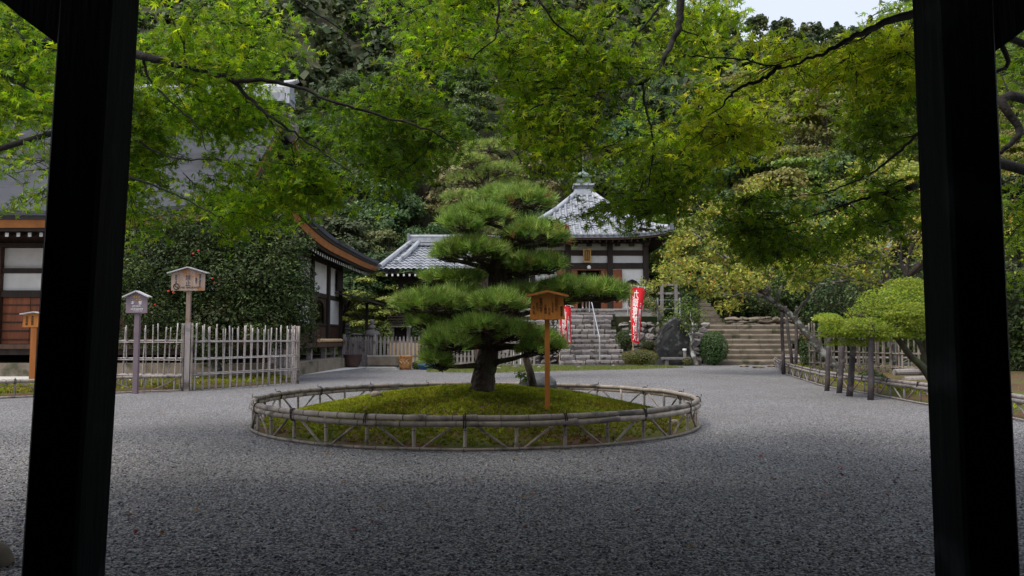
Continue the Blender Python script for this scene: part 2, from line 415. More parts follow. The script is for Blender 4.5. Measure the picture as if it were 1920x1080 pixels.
# ================================================================ setting: ground, court, hill
def hill_h(x, y):
    """height of the wooded hillside behind the temple"""
    ys = 41.5 + .9 * math.sin(x * .21)
    if x < -6: ys += min(4, (-6 - x) * .35)
    if x > 12: ys -= min(7, (x - 12) * .55)
    d = y - ys
    if d <= 0: return -.3 + max(-.7, d * .1)
    a = x / max(y, 1)                                   # the ridge falls towards the right
    k = .70 if a < .05 else (.70 - .19 * min(1, (a - .05) / .2))
    return d * k * (1 - math.exp(-d / 9)) + 1.0 * math.sin(x * .13 + y * .09) * min(1, d / 15) - .2

mb = MB(); mb.add([(-400, -120, -.012), (400, -120, -.012), (400, 500, -.012), (-400, 500, -.012)], [(0, 1, 2, 3)])
tag(mb.build('ground', 'earth'), kind='structure')
mb = MB(); mb.grid(lambda u, v: (-34 + 68 * u, -8 + 43.2 * v, 0), 1, 1)
tag(mb.build('gravel_court', 'gravel'), kind='structure')

def hillfn(u, v):
    y = 36 + 132 * v ** 1.4; x = (u - .5) * 2 * (26 + y * .95)
    return (x, y, hill_h(x, y) - (0 if y > 37 else .4))
mb = MB(); mb.grid(hillfn, 110, 80)
tag(mb.build('hill', 'litter', smooth=True), kind='structure')

# pale raked sand by the main hall
mb = MB(); mb.add([(-34, 17.8, .006), (-9.5, 18.6, .006), (-6.4, 22.5, .006), (-5.2, 31.5, .006), (-34, 31.5, .006)], [(0, 1, 2, 3, 4)])
tag(mb.build('sand_path', 'pale_sand'), kind='structure')

# moss garden inside the right-hand low fence
GB = [G(1453, 686), G(1469, 700), G(1508, 713), G(1549, 726), G(1598, 734), G(1636, 740), G(1671, 747), G(1736, 759), G(1893, 785), G(1990, 806)]
def sheet(name, pts, m, z0=.01, z1=.12, inset=2.0):
    """ground bed: edge at z0, gently domed to z1 away from its edge"""
    c = sum((Vector((p[0], p[1], 0)) for p in pts), Vector()) / len(pts); mb = MB(); n = len(pts)
    rings = [(0, z0), (.12, z0 + (z1 - z0) * .5), (.3, z1), (.65, z1 * 1.1)]
    vs = []; fs = []
    for t, z in rings:
        for p in pts: vs.append((p[0] + (c.x - p[0]) * t, p[1] + (c.y - p[1]) * t, z))
    vs.append((c.x, c.y, z1 * 1.15))
    for r in range(len(rings) - 1):
        for i in range(n): j = (i + 1) % n; fs.append((r * n + i, r * n + j, (r + 1) * n + j, (r + 1) * n + i))
    k = (len(rings) - 1) * n
    for i in range(n): fs.append((k + i, k + (i + 1) % n, len(vs) - 1))
    mb.add(vs, fs); return tag(mb.build(name, m, smooth=True), kind='structure')
gp = [(p.x + .1, p.y) for p in GB] + [(24, 7), (24, 29.6), (12, 29.4)]
sheet('moss_bed', gp, 'mosssoil', .01, .16)
LB = [G(-160, 752), G(0, 748), G(120, 742), G(343, 733), G(440, 726), G(520, 720), G(556, 717)]
lp = [(p.x, p.y + .12) for p in LB] + [(-6.5, 21.6), (-9.5, 18.7), (-16, 17.9)]
sheet('moss_bed', lp, 'mosssoil', .012, .10)

# strip of grass before the stone steps
mb = MB()
gs = [G(800, 698), G(930, 699), G(1000, 697), G(1120, 694), G(1200, 692), G(1285, 689.5), G(1250, 687), G(1120, 687.5), G(980, 686), G(900, 685), G(800, 686)]
mb.add([(p.x, p.y, .008) for p in gs], [tuple(range(len(gs)))])
tag(mb.build('grass_verge', 'grass'), kind='structure')

def inpoly(x, y, poly):
    n = len(poly); r = np.zeros(len(x), bool); j = n - 1
    for i in range(n):
        xi, yi, xj, yj = poly[i][0], poly[i][1], poly[j][0], poly[j][1]
        c = ((yi > y) != (yj > y)) & (x < (xj - xi) * (y - yi) / (yj - yi + 1e-12) + xi); r ^= c; j = i
    return r
def sample_poly(poly, n, g=None):
    g = g or rng
    xs = [p[0] for p in poly]; ys = [p[1] for p in poly]; out = np.zeros((0, 2))
    while len(out) < n:
        x = g.uniform(min(xs), max(xs), n * 2); y = g.uniform(min(ys), max(ys), n * 2)
        k = inpoly(x, y, poly); out = np.vstack([out, np.stack([x[k], y[k]], 1)])
    return out[:n]

# ---- ring bed: mossy mound
RC = Vector((-.46, 10.39)); RR = 2.89
def vnoise(x, y, s, seed=0):
    """cheap smooth value noise on numpy arrays"""
    xs, ys = np.asarray(x) / s + seed * 17.3, np.asarray(y) / s + seed * 9.1
    xi, yi = np.floor(xs), np.floor(ys); fx, fy = xs - xi, ys - yi
    fx = fx * fx * (3 - 2 * fx); fy = fy * fy * (3 - 2 * fy)
    h = lambda a, b: np.modf(np.abs(np.sin(a * 127.1 + b * 311.7) * 43758.5453))[0]
    return (h(xi, yi) * (1 - fx) + h(xi + 1, yi) * fx) * (1 - fy) + (h(xi, yi + 1) * (1 - fx) + h(xi + 1, yi + 1) * fx) * fy
def mound_h(x, y):
    x = np.asarray(x, float); y = np.asarray(y, float)
    d = np.sqrt((x - RC.x) ** 2 + (y - RC.y) ** 2) / 2.84
    base = .40 * np.clip(1 - d ** 2, 0, 1) ** 1.15 + .03 * (d < 1)
    return base + .05 * (vnoise(x, y, .55, 1) - .5) * np.clip((1 - d) * 4, 0, 1) + .008
mb = MB()
def mfn(u, v):
    r = 2.86 * v; a = u * 2 * math.pi; x = RC.x + r * math.cos(a); y = RC.y + r * math.sin(a)
    return (x, y, float(mound_h(x, y)))
mb.grid(mfn, 72, 30)
tag(mb.build('moss_mound', 'mosssoil', smooth=True), kind='structure')
MOSSC = [(.20, .235, .018), (.30, .315, .026), (.12, .155, .016), (.40, .37, .055)]
def moss_fuzz(name, xy, z, size, seed, brown=.3):
    g = np.random.default_rng(seed); n = len(xy)
    tv, tf = tuft_template(6, seed, 1.25, .13)
    pos = np.column_stack([xy, z]); nr = np.tile([[0, 0, 1.]], (n, 1)) + g.normal(0, .3, (n, 3)) * [1, 1, 0]
    c = palette(n, MOSSC, [4, 3, 2, 1], .22, g)
    p = vnoise(xy[:, 0], xy[:, 1], .8, 3) * .6 + vnoise(xy[:, 0], xy[:, 1], .23, 5) * .4
    c *= (.35 + 1.25 * p)[:, None]
    br = (vnoise(xy[:, 0], xy[:, 1], .6, 8) * .7 + g.uniform(0, .3, n)) > (1 - brown)
    c[br] = palette(int(br.sum()), [(.13, .055, .022), (.09, .05, .02), (.19, .10, .04)], None, .2, g)
    return scatter(name, tv, tf, pos, frames(nr, g.uniform(0, 6.3, n)), g.uniform(.6, 1.3, n) * size, c, 'moss', kind='stuff')
n = 34000
g0 = np.random.default_rng(11)
rr = 2.80 * np.sqrt(g0.uniform(0, 1, n)); aa = g0.uniform(0, 6.2832, n)
xy = np.column_stack([RC.x + rr * np.cos(aa), RC.y + rr * np.sin(aa)])
keep = g0.uniform(0, 1, n) > np.clip((rr - 2.35) / .5, 0, 1) * (.4 + .5 * vnoise(xy[:, 0], xy[:, 1], .3, 4))
xy = xy[keep]
moss_fuzz('moss_cover', xy, mound_h(xy[:, 0], xy[:, 1]), .037, 3, .22)
xy = sample_poly([(p[0] + .15, p[1]) for p in gp[:10]] + [(14, 9), (14, 28), (11, 28.5)], 9000)
moss_fuzz('moss_cover', xy, np.full(len(xy), .13), .075, 4, .12)
xy = sample_poly(lp, 7000); moss_fuzz('moss_cover', xy, np.full(len(xy), .09), .055, 5, .15)
# grass blades on the verge
xy = sample_poly([(p.x, p.y) for p in gs], 9000)
tv, tf = tuft_template(5, 2, .5, .05)
scatter('grass_blades', tv, tf, np.column_stack([xy, np.full(len(xy), .006)]), frames(np.tile([[0, 0, 1.]], (len(xy), 1)) + rng.normal(0, .1, (len(xy), 3)), rng.uniform(0, 6, len(xy))),
        rng.uniform(.05, .12, len(xy)), palette(len(xy), [(.17, .22, .05), (.24, .27, .08), (.28, .25, .10)]), 'leaf', kind='stuff')

# loose gravel: real pebbles over the court where single stones can be seen
def pebble_mesh(i):
    return rock((0, 0, 0), (1, .8, .55), 50 + i, 1, .4)
tmpl = [pebble_mesh(i) for i in range(3)]
g1 = np.random.default_rng(21)
for i, tp in enumerate(tmpl):
    n = 7500
    y = 3.0 + 6.2 * g1.uniform(0, 1, n) ** 1.25; x = g1.uniform(-.72, .72, n) * y
    k = (x - RC.x) ** 2 + (y - RC.y) ** 2 > 2.96 ** 2; x, y = x[k], y[k]; n = len(x)
    s = g1.uniform(.0062, .0118, n) * (1 + (g1.uniform(0, 1, n) > .93) * .5)
    c = palette(n, [(.11, .11, .13), (.22, .22, .245), (.34, .34, .36), (.17, .17, .19), (.42, .415, .40), (.28, .255, .23)], [3, 4, 3, 3, .9, 1.2], .15, g1)
    nr = np.tile([[0, 0, 1.]], (n, 1)) + g1.normal(0, .5, (n, 3))
    o = scatter('loose_gravel', np.array(tp.v), tp.f, np.column_stack([x, y, s * .2]), frames(nr, g1.uniform(0, 6.3, n)), s, c, 'moss', kind='stuff')
    o.data.materials.clear(); o.data.materials.append(M.setdefault('pebble_col', leafmat('pebble_stone', 0, .8, .25)))

# ================================================================ temple gate round the camera
gate = thing('temple_gate', 'black timber gate with square posts framing the gravel court', 'gate', (0, 2.9, 0))
def post_at(sx, pxf0, pxf1):
    x0 = (pxf0 - 960) / F * 2.80; x1 = (pxf1 - 960) / F * 2.80
    return (x0 + x1) / 2, abs(x1 - x0)
for sx, a, b, sh0, sh1 in ((-1, 44, 145, .036, .092), (1, 1801, 1902, -.026, -.034)):
    # vertical post; the front face is fitted at foot height
    cxm, w = post_at(sx, a, b)
    k = 1.0
    mb = MB(); bw = w / 2; y0, y1 = 2.78, 3.0
    ch = .012
    ring = [(-bw + ch, y0), (bw - ch, y0), (bw, y0 + ch), (bw, y1 - ch), (bw - ch, y1), (-bw + ch, y1), (-bw, y1 - ch), (-bw, y0 + ch)]
    vs = []; zs = [0.06, .5, 1.0, 1.5, 2.0, 2.5, 3.05]
    for z in zs:
        for (x, y) in ring: vs.append((cxm + x + sh0 + (sh1 - sh0) * (z - .2) / 2.15, y, z))
    fs = [(i * 8 + q, i * 8 + (q + 1) % 8, (i + 1) * 8 + (q + 1) % 8, (i + 1) * 8 + q) for i in range(len(zs) - 1) for q in range(8)] + [tuple(range(7, -1, -1)), tuple((len(zs) - 1) * 8 + q for q in range(8))]
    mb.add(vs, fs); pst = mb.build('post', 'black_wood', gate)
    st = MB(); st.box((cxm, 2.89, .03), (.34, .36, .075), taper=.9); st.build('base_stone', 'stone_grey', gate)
    # curved brace running outward to the lintel
    br = MB(); out = sx; cxm += sh1
    prof = []
    for i in range(9):
        t = i / 8; prof.append((cxm + out * (bw - .02 + .72 * t), (2.16 if sx > 0 else 2.19) + .66 * t - .05 * math.sin(t * 3.14)))
    poly = [(p[0], 2.83, p[1]) for p in prof] + [(cxm + out * (bw + .60), 2.83, 3.05), (cxm + out * (bw - .02), 2.83, 3.05), (cxm + out * (bw - .02), 2.83, 2.52)]
    mid = [(p[0], p[1]) for p in prof]
    top = [(p[0] - out * 0 + 0, p[1] + .30 - .12 * i / 8) for i, p in enumerate(prof)]
    vs = []; fs = []
    for yb in (2.84, 2.94):
        vs += [(p[0], yb, p[1]) for p in mid] + [(p[0], yb, min(p[1], 3.04)) for p in top]
    n9 = 9
    for i in range(8):
        fs += [(i, i + 1, n9 + i + 1, n9 + i), (18 + i + 1, 18 + i, 18 + n9 + i, 18 + n9 + i + 1), (i + 1, i, 18 + i, 18 + i + 1), (n9 + i, n9 + i + 1, 18 + n9 + i + 1, 18 + n9 + i)]
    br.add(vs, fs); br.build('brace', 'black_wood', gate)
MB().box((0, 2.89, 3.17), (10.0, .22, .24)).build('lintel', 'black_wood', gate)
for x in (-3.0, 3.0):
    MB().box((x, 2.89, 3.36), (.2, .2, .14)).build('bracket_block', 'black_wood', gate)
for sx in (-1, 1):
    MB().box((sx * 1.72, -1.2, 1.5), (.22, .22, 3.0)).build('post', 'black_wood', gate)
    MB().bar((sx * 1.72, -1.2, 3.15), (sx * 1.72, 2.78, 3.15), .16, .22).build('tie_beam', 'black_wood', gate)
    MB().box((sx * 2.9, -1.2, 1.45), (2.1, .1, 2.9)).build('unseen_shade_panel', 'black_wood', gate)  # unseen panels behind the camera, added to keep the gate dark
    MB().box((sx * 3.6, .8, 1.5), (.1, 3.9, 2.96)).build('side_wall', 'black_wood', gate)  # unseen walls added to darken the posts and near gravel
    MB().box((sx * .81, -1.22, 1.47), (1.58, .07, 2.9)).build('door_leaf', 'black_wood', gate)  # closed doors behind the camera, added to block light on the posts
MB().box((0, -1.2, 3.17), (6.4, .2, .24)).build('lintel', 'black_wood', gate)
rf = MB(); rf.grid(lambda u, v: (-5.4 + 10.8 * u, .8 + 4.35 * v, 4.9 - 1.22 * v + .25 * v * v), 2, 6, (0, 0, -.16)); rf.build('roof_slope', 'bark_roof', gate)  # unseen roof, made wide and carried forward to shade the foreground
rf = MB(); rf.grid(lambda u, v: (-5.4 + 10.8 * u, .8 - 3.75 * v, 4.9 - 1.30 * v + .25 * v * v), 2, 6, (0, 0, -.16)); rf.build('roof_slope', 'bark_roof', gate)  # unseen rear slope, widened along with the front for more shade
MB().box((0, .8, 4.99), (10.9, .4, .34)).build('ridge', 'tile_dark', gate)
for i in range(25):
    x = -5.2 + i * .4333
    MB().bar((x, .9, 4.70), (x, 5.0, 3.73), .07, .09).build('rafter', 'black_wood', gate)
tag(rock(G(-8, 1062) + Vector((-.02, 0, .05)), (.11, .12, .075), 4).build('kerb_stone', 'stone_brown', smooth=True), 'rounded brown stone lying by the left gate post foot', 'stone')
# ================================================================ lettering
def text(body, size, loc, m, parent, vertical=False, rot=None, mirror=False, spacing=1.0, name='lettering', bold=0):
    c = bpy.data.curves.new('lettering', 'FONT'); c.body = '\n'.join(body) if vertical else body
    c.size = size; c.align_x = 'CENTER'; c.align_y = 'CENTER'; c.resolution_u = 2; c.space_line = spacing if vertical else 1.0
    if not vertical: c.space_character = spacing
    c.extrude = .0015; c.offset = bold
    o = bpy.data.objects.new('lettering', c); COL.objects.link(o)
    dg = bpy.context.evaluated_depsgraph_get(); me = bpy.data.meshes.new_from_object(o.evaluated_get(dg))
    bpy.data.objects.remove(o); bpy.data.curves.remove(c)
    mt = Matrix.Translation(Vector(loc) - origin_of(parent)) @ (rot or Matrix.Identity(4)) @ Matrix.Rotation(R(90), 4, 'X')
    if mirror: mt = mt @ Matrix.Scale(-1, 4, (1, 0, 0))
    me.transform(mt); me.materials.clear()
    return link(name, me, m, parent)

def wallbox(parent, name, m, x0, x1, y0, y1, z0, z1):
    return MB().box(((x0 + x1) / 2, (y0 + y1) / 2, (z0 + z1) / 2), (abs(x1 - x0), abs(y1 - y0), abs(z1 - z0))).build(name, m, parent)

# ================================================================ main hall
hall = thing('main_hall', 'large temple hall with sweeping grey bark roof and orange eave boards', 'temple hall', (-18, 29, 0))
XE, XG, XW = -6.45, -9.1, -7.8          # eave, gable plane, side wall
YF, YR, YB = 21.5, 29.2, 36.9           # front eave, ridge, back eave
ZE, ZT, XL = 4.75, 10.3, -33.0
TG = .572
def prof(t): return ZT - (ZT - ZE) * (1 - (1 - t) ** 1.5)
def sori(x, y):
    cx = max(0, 1 - (XE - x) / 6); cf = max(0, 1 - abs(y - YF) / 7); cb = max(0, 1 - abs(y - YB) / 5)
    return .62 * (cx * cf) ** 2.0 + .10 * (cx * cb) ** 2.2
def slope(sgn):
    def fn(u, v):
        y = YR + sgn * (YR - YF) * v
        xe = XG + .35 if v < TG - 1e-6 else XG + .35 + (XE - XG - .35) * (v - TG) / (1 - TG)
        x = XL + (xe - XL) * u ** .5
        return (x, y, prof(v) + sori(x, y))
    return fn
for sg in (-1, 1):
    mb = MB(); mb.grid(slope(sg), 24, 42, (0, 0, -.14)); auto_smooth(mb.build('roof_slope', 'bark_roof', hall), 50)
yg0 = YR - (YR - YF) * TG; yg1 = YR + (YB - YR) * TG; zg = prof(TG)
def side(u, v):
    ya = yg0 + (YF - yg0) * v; yb = yg1 + (YB - yg1) * v; y = ya + (yb - ya) * u
    x = XG - .25 + (XE - XG + .25) * v
    t = TG + (1 - TG) * v
    return (x, y, prof(t) + sori(x, y) + .012)
mb = MB(); mb.grid(side, 36, 12, (0, 0, -.14)); auto_smooth(mb.build('roof_slope', 'bark_roof', hall), 50)
# thick dark roof edge, orange board, soffit, rafters along side and front eaves
def edge_pt(kind, s):
    if kind == 'side': x, y = XE, YF + (YB - YF) * s
    else: x, y = XE + (XL - XE) * s, (YF if kind == 'front' else YB)
    return Vector((x, y, ZE + sori(x, y)))
def edge_strip(kind, n, z0, z1, inn0, inn1, th):
    mb = MB(); d = {'side': Vector((-1, 0, 0)), 'front': Vector((0, 1, 0)), 'back': Vector((0, -1, 0))}[kind]
    def fn(u, v):
        p = edge_pt(kind, u); return p + d * (inn0 + (inn1 - inn0) * v) + Vector((0, 0, z0 + (z1 - z0) * v))
    mb.grid(fn, n, 1, d * th); return mb
for kind, n in (('side', 40), ('front', 60)):
    edge_strip(kind, n, -.02, -.24, .0, .06, .3).build('roof_edge', 'roof_edge', hall)
    edge_strip(kind, n, -.245, -.47, .10, .16, .05).build('eave_board', 'orange_board', hall)
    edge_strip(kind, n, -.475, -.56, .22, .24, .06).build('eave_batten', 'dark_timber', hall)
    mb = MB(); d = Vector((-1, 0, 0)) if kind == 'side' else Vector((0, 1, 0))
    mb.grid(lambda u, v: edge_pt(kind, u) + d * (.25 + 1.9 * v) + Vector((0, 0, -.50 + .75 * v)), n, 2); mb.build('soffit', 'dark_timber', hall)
    # rafters with white painted tips
    if kind == 'side': ss = [i / 46 for i in range(1, 46)]
    else: ss = [(.01 + i * .0125) for i in range(44)]
    for s in ss:
        p = edge_pt(kind, s)
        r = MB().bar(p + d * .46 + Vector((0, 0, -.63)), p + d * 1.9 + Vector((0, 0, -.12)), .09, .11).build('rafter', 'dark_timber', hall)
        MB().box(p + d * .44 + Vector((0, 0, -.635)), (.02, .095, .115) if kind == 'side' else (.095, .02, .115)).build('rafter_tip', 'white_tip', r)
# gable wall, bargeboards and pendant
gw = [(XG - .35, YR + sg * (YR - YF) * t, prof(t) - .2) for sg, ts in ((-1, [TG, .4, .25, .1]), (1, [0, .1, .25, .4, TG])) for t in ts]
MB().prism(gw, (0, 0, 0), (-.1, 0, 0)).build('gable_wall', 'timber', hall)
for sg in (-1, 1):
    for off, w, m_ in ((.30, .5, 'timber'), (.36, .14, 'orange_board')):
        mb = MB()
        mb.grid(lambda u, v: (XG + off, YR + sg * (YR - YF) * (TG + .02) * u, prof((TG + .02) * u) - .15 - v * w * (.75 + .5 * u)), 16, 1, (-.09, 0, 0)); mb.build('bargeboard', m_, hall)
for i in range(9):
    y = yg0 + (yg1 - yg0) * (i + .5) / 9; zt = prof(abs(y - YR) / (YR - YF)) - .3
    if zt > zg + .1: MB().box((XG - .31, y, (zg + zt) / 2), (.05, .16, zt - zg)).build('gable_strut', 'dark_timber', hall)
MB().lathe((XG + .45, YR, ZT - 1.55), [(.02, 0), (.28, .25), (.34, .55), (.2, .8), (.22, 1.05), (.05, 1.2)], 10).build('gable_pendant', 'grey_wood', hall)
# tiled ridge with end ornament
MB().box(((XL + XG + .3) / 2, YR, ZT + .16), (XG + .3 - XL, .62, .34)).build('ridge', 'tile', hall)
MB().box(((XL + XG + .34) / 2, YR, ZT + .43), (XG + .34 - XL, .46, .2)).build('ridge', 'white_ridge', hall)
MB().tube([(XL, YR, ZT + .6), (XG + .4, YR, ZT + .6)], .15, 10).build('ridge_cap', 'white_ridge', hall)
mb = MB(); mb.box((XG + .42, YR, ZT + .30), (.16, .8, .85), taper=.7); mb.box((XG + .46, YR, ZT + .30), (.2, .5, .5), taper=.6); mb.tube([(XG + .2, YR, ZT + .78), (XG + .5, YR, ZT + .82), (XG + .72, YR, ZT + .9)], [.13, .12, .09], 8); mb.build('ridge_ornament', 'tile', hall)
for k in range(40):
    MB().box((XG + .2 - k * .55, YR, ZT + .43), (.05, .5, .24)).build('ridge_joint', 'tile', hall)
# walls: front
FY = 23.9
wallbox(hall, 'stone_plinth', 'stone_brown', -33, -6.35, 22.2, 34.9, -.02, .38)
wallbox(hall, 'veranda_floor', 'timber', -33, -6.75, 22.5, 34.4, .80, .93)
wallbox(hall, 'veranda_beam', 'dark_timber', -33, -6.85, 22.62, 22.78, .62, .795)
for i in range(12):
    x = -31.6 + i * 2.2
    if x < -7: wallbox(hall, 'veranda_strut', 'timber', x - .1, x + .1, 22.62, 22.8, .385, .615)
for y in (24.2, 26.2, 28.2, 29.6, 31.0, 32.4, 34.1):
    wallbox(hall, 'veranda_strut', 'grey_wood', -7.05, -6.88, y - .09, y + .09, .385, .795)
bays = [-8.0 - 2.05 * i for i in range(12)]
for i, x in enumerate(bays):
    wallbox(hall, 'post', 'timber', x - .15, x + .15, FY - .15, FY + .15, .935, 4.05)
    if i < 11:
        x0, x1 = x - 2.05 + .152, x - .152
        wallbox(hall, 'wall_panel', 'plaster', x0, x1, FY + .02, FY + .10, 3.32, 3.96)
        wallbox(hall, 'wall_panel', 'plaster', x0, x1, FY + .02, FY + .10, 2.62, 3.16)
        wallbox(hall, 'tie_beam', 'dark_timber', x0, x1, FY - .08, FY + .12, 3.165, 3.315)
        wallbox(hall, 'tie_beam', 'dark_timber', x0, x1, FY - .09, FY + .12, 2.40, 2.615)
        dm = i % 3
        if dm == 2:
            MB().box(((x0 + x1) / 2, FY + .25, 1.66), (x1 - x0, .03, 1.45)).build('doorway_shade_sheet', 'dark_inside', hall)  # near-black sheet painted as the shade inside the hall
            cu = wallbox(hall, 'curtain', 'door_wood', x0, x1, FY + .03, FY + .05, 1.95, 2.395)
            for k in range(4): wallbox(hall, 'curtain_stripe', 'white_cloth', x0 + .1 + k * .5, x0 + .16 + k * .5, FY + .018, FY + .028, 1.95, 2.39).parent = cu
        else:
            for k in range(2):
                a = x0 + (x1 - x0) * k / 2; b = x0 + (x1 - x0) * (k + 1) / 2
                dr = wallbox(hall, 'door_panel', 'door_wood', a + .01, b - .01, FY + .03, FY + .08, .94, 2.395)
                for q in range(5):
                    z = 1.05 + q * .27; wallbox(hall, 'door_rail', 'timber', a + .015, b - .015, FY + .005, FY + .028, z, z + .05).parent = dr
MB().box((-20.4, FY, 4.25), (25.4, .34, .36)).build('head_beam', 'timber', hall)
MB().box((-20.4, FY - .25, 4.02), (25.2, .16, .12)).build('bracket_beam', 'dark_timber', hall)
# side wall (facing right) with arched window
ys = [23.9, 26.6, 29.3, 31.9, 34.2]
for y in ys:
    wallbox(hall, 'post', 'dark_timber', XW - .14, XW + .14, y - .14, y + .14, .935, 4.4)
for k, (a, b) in enumerate(zip(ys[:-1], ys[1:])):
    a += .142; b -= .142
    wallbox(hall, 'wall_panel', 'plaster', XW - .05, XW + .03, a, b, 2.95, 4.15)
    wallbox(hall, 'tie_beam', 'dark_timber', XW - .1, XW + .07, a, b, 2.76, 2.945)
    wallbox(hall, 'head_beam', 'dark_timber', XW - .12, XW + .1, a, b, 4.155, 4.42)
    for q in range(8):
        w = (b - a) / 8; wallbox(hall, 'wainscot_board', 'timber', XW - .04, XW + .02 + .006 * (q % 2), a + q * w + .005, a + (q + 1) * w - .005, .935, 1.62)
    wallbox(hall, 'sill', 'dark_timber', XW - .1, XW + .07, a, b, 1.625, 1.72)
    if k in (2,):
        # bell-shaped opening
        mid = (a + b) / 2; hw = .85
        arch = [(hw * 1.08, 1.72), (hw * 1.02, 2.1), (hw * .95, 2.35), (hw * .7, 2.55), (hw * .35, 2.62), (0, 2.68)]
        arch = [(-p, z) for p, z in arch] + [(p, z) for p, z in reversed(arch[:-1])]
        top = [(b - mid, 1.72), (b - mid, 2.755), (a - mid, 2.755), (a - mid, 1.72)]
        mb = MB()
        left = [p for p in arch if p[0] <= 0]; right = [p for p in arch if p[0] >= 0]
        for side_pts, ye in ((left, a - mid), (right, b - mid)):
            for (p0, z0), (p1, z1) in zip(side_pts[:-1], side_pts[1:]):
                q = [(p0, z0), (p1, z1), (p1 if p1 * p0 > 0 or True else p1, 2.755), (p0, 2.755)]
                mb.prism([(XW - .03, mid + yy, zz) for yy, zz in q], (0, 0, 0), (.05, 0, 0))
            p0 = side_pts[0] if ye < 0 else side_pts[-1]
            mb.prism([(XW - .03, mid + yy, zz) for yy, zz in [(ye, 1.72), (p0[0], 1.72), (p0[0], 2.755), (ye, 2.755)]], (0, 0, 0), (.05, 0, 0))
        mb.build('arched_window_frame', 'timber', hall)
        MB().tube([(XW + .02, mid + p, z) for p, z in arch], .035, 6).build('arch_trim', 'dark_timber', hall)
    elif k == 3:
        wallbox(hall, 'wall_panel', 'plaster', XW - .05, XW + .03, a, b, 1.725, 2.755)
    else:
        wallbox(hall, 'wall_panel', 'plaster', XW - .05, XW + .03, a, b, 1.725, 2.755)
# back wall is open at the corner bay, closed beyond
wallbox(hall, 'wall_panel', 'plaster', -33, -10.8, 34.1, 34.2, .935, 4.2)
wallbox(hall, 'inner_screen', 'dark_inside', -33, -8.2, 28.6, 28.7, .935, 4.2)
wallbox(hall, 'ceiling', 'dark_timber', -33, XW - .2, 23.7, 34.4, 4.45, 4.5)
# lower lean-to roof at the back corner and step bench on the veranda
mb = MB(); mb.grid(lambda u, v: (XW + .05 + 1.75 * u, 33.2 + 2.4 * v, 3.15 - .42 * u), 2, 2, (0, 0, -.07)); mb.build('lean_to_roof', 'roof_edge', hall)
wallbox(hall, 'lean_to_post', 'dark_timber', -6.75, -6.63, 34.95, 35.07, .39, 2.76)
wallbox(hall, 'shutter', 'dark_timber', XW + .145, XW + .2, 33.2, 34.1, 3.2, 4.1)
wallbox(hall, 'veranda_rail', 'grey_wood', -6.95, -6.87, 33.0, 35.0, 1.28, 1.34)
wallbox(hall, 'veranda_rail', 'grey_wood', -6.95, -6.87, 33.0, 35.0, 1.08, 1.13)
tag(MB().tube([(-7.0, 27.6, 1.03), (-7.0, 31.2, 1.03)], .07, 8).build('bamboo_pole', 'cut_wood'), 'pale cut bamboo pole lying along the hall veranda', 'pole')
tag(MB().box((-5.95, 31.2, .10), (1.0, 2.6, .2)).build('stepping_slab', 'concrete'), 'flat concrete slab step beside the hall veranda', 'step')
for i, (px, py, w) in enumerate(((615, 688, .5), (640, 684, .45), (585, 691, .6))):
    p = G(px, py); tag(rock((p.x, p.y, .05), (w, .35, .09), 60 + i).build('flat_stone', ('stone_grey', 'stone_pale', 'stone_grey')[i]),
        ('flat bluish stepping stone next to the veranda slab', 'pale flat stepping stone near the rusty pot', 'long grey stepping stone behind the bamboo fence end')[i], 'stone')

# ================================================================ tiled roofs
def tile_patch(parent, corner, U, V, nu, nv, amp=.045, step=.05, name='roof_tiles', trim=None, m='tile'):
    """wavy stepped pan tiles over the patch corner + u*U + v*V (v runs down the slope)"""
    c = Vector(corner); U = Vector(U); V = Vector(V); nrm = U.cross(V).normalized()
    if nrm.z < 0: nrm = -nrm
    mb = MB(); cu = nu * 6; rows = []
    for j in range(nv):
        for e in (0.0, .999):
            rows.append(((j + e) / nv, step * e))
    vs = []
    for (v, off) in rows:
        for i in range(cu + 1):
            u = i / cu; a0, a1 = (0, 1) if trim is None else trim(v)
            uu = a0 + (a1 - a0) * u
            ph = (uu * nu) % 1.0
            w = math.sin(2 * math.pi * ph) * .6 + .4 * math.sin(4 * math.pi * ph + .8) * .5
            vs.append(c + U * uu + V * v + nrm * (amp * w + off))
    W = cu + 1; fs = [(j * W + i, j * W + i + 1, (j + 1) * W + i + 1, (j + 1) * W + i) for j in range(len(rows) - 1) for i in range(cu)]
    mb.add(vs, fs); return mb.build(name, m, parent)

ann = thing('tiled_annex', 'low side building with grey wavy tiled hip roof behind the pine', 'building', (-3, 38, 0))
AZ, AT, AY0, AY1 = 4.35, 5.75, 35.6, 38.2
AX0, AX1 = -6.25, .6
tile_patch(ann, (AX0, AY1, AT), (AX1 - AX0, 0, 0), (0, AY0 - AY1, AZ - AT), 26, 9, .05, .06, trim=lambda v: (.16 * (1 - v), 1))
tile_patch(ann, (AX0, 40.8, AZ), (0, AY0 - 40.8, 0), (1.15, 0, AT - AZ), 16, 8, .05, .05, trim=lambda v: (v * .5, 1 - v * .5))
mb = MB(); mb.grid(lambda u, v: (AX0 + .15 + (AX1 - AX0 - .15) * u, AY0 + .1 + 5 * v, AZ - .14), 1, 1, (0, 0, -.06)); mb.build('soffit', 'dark_timber', ann)
for k, (zz, w) in enumerate(((.10, .34), (.26, .28), (.38, .2))):
    MB().box(((AX0 + 1.1 + AX1) / 2, AY1, AT + zz), (AX1 - AX0 - 1.1 + .1 * k, w, .12)).build('ridge_tile', 'tile', ann)
MB().tube([(AX0 + 1.0, AY1, AT + .5), (AX1, AY1, AT + .5)], .1, 8).build('ridge_cap', 'tile', ann)
MB().box((AX0 + 1.03, AY1, AT + .35), (.14, .42, .62), taper=.8).build('ridge_ornament', 'tile_dark', ann)
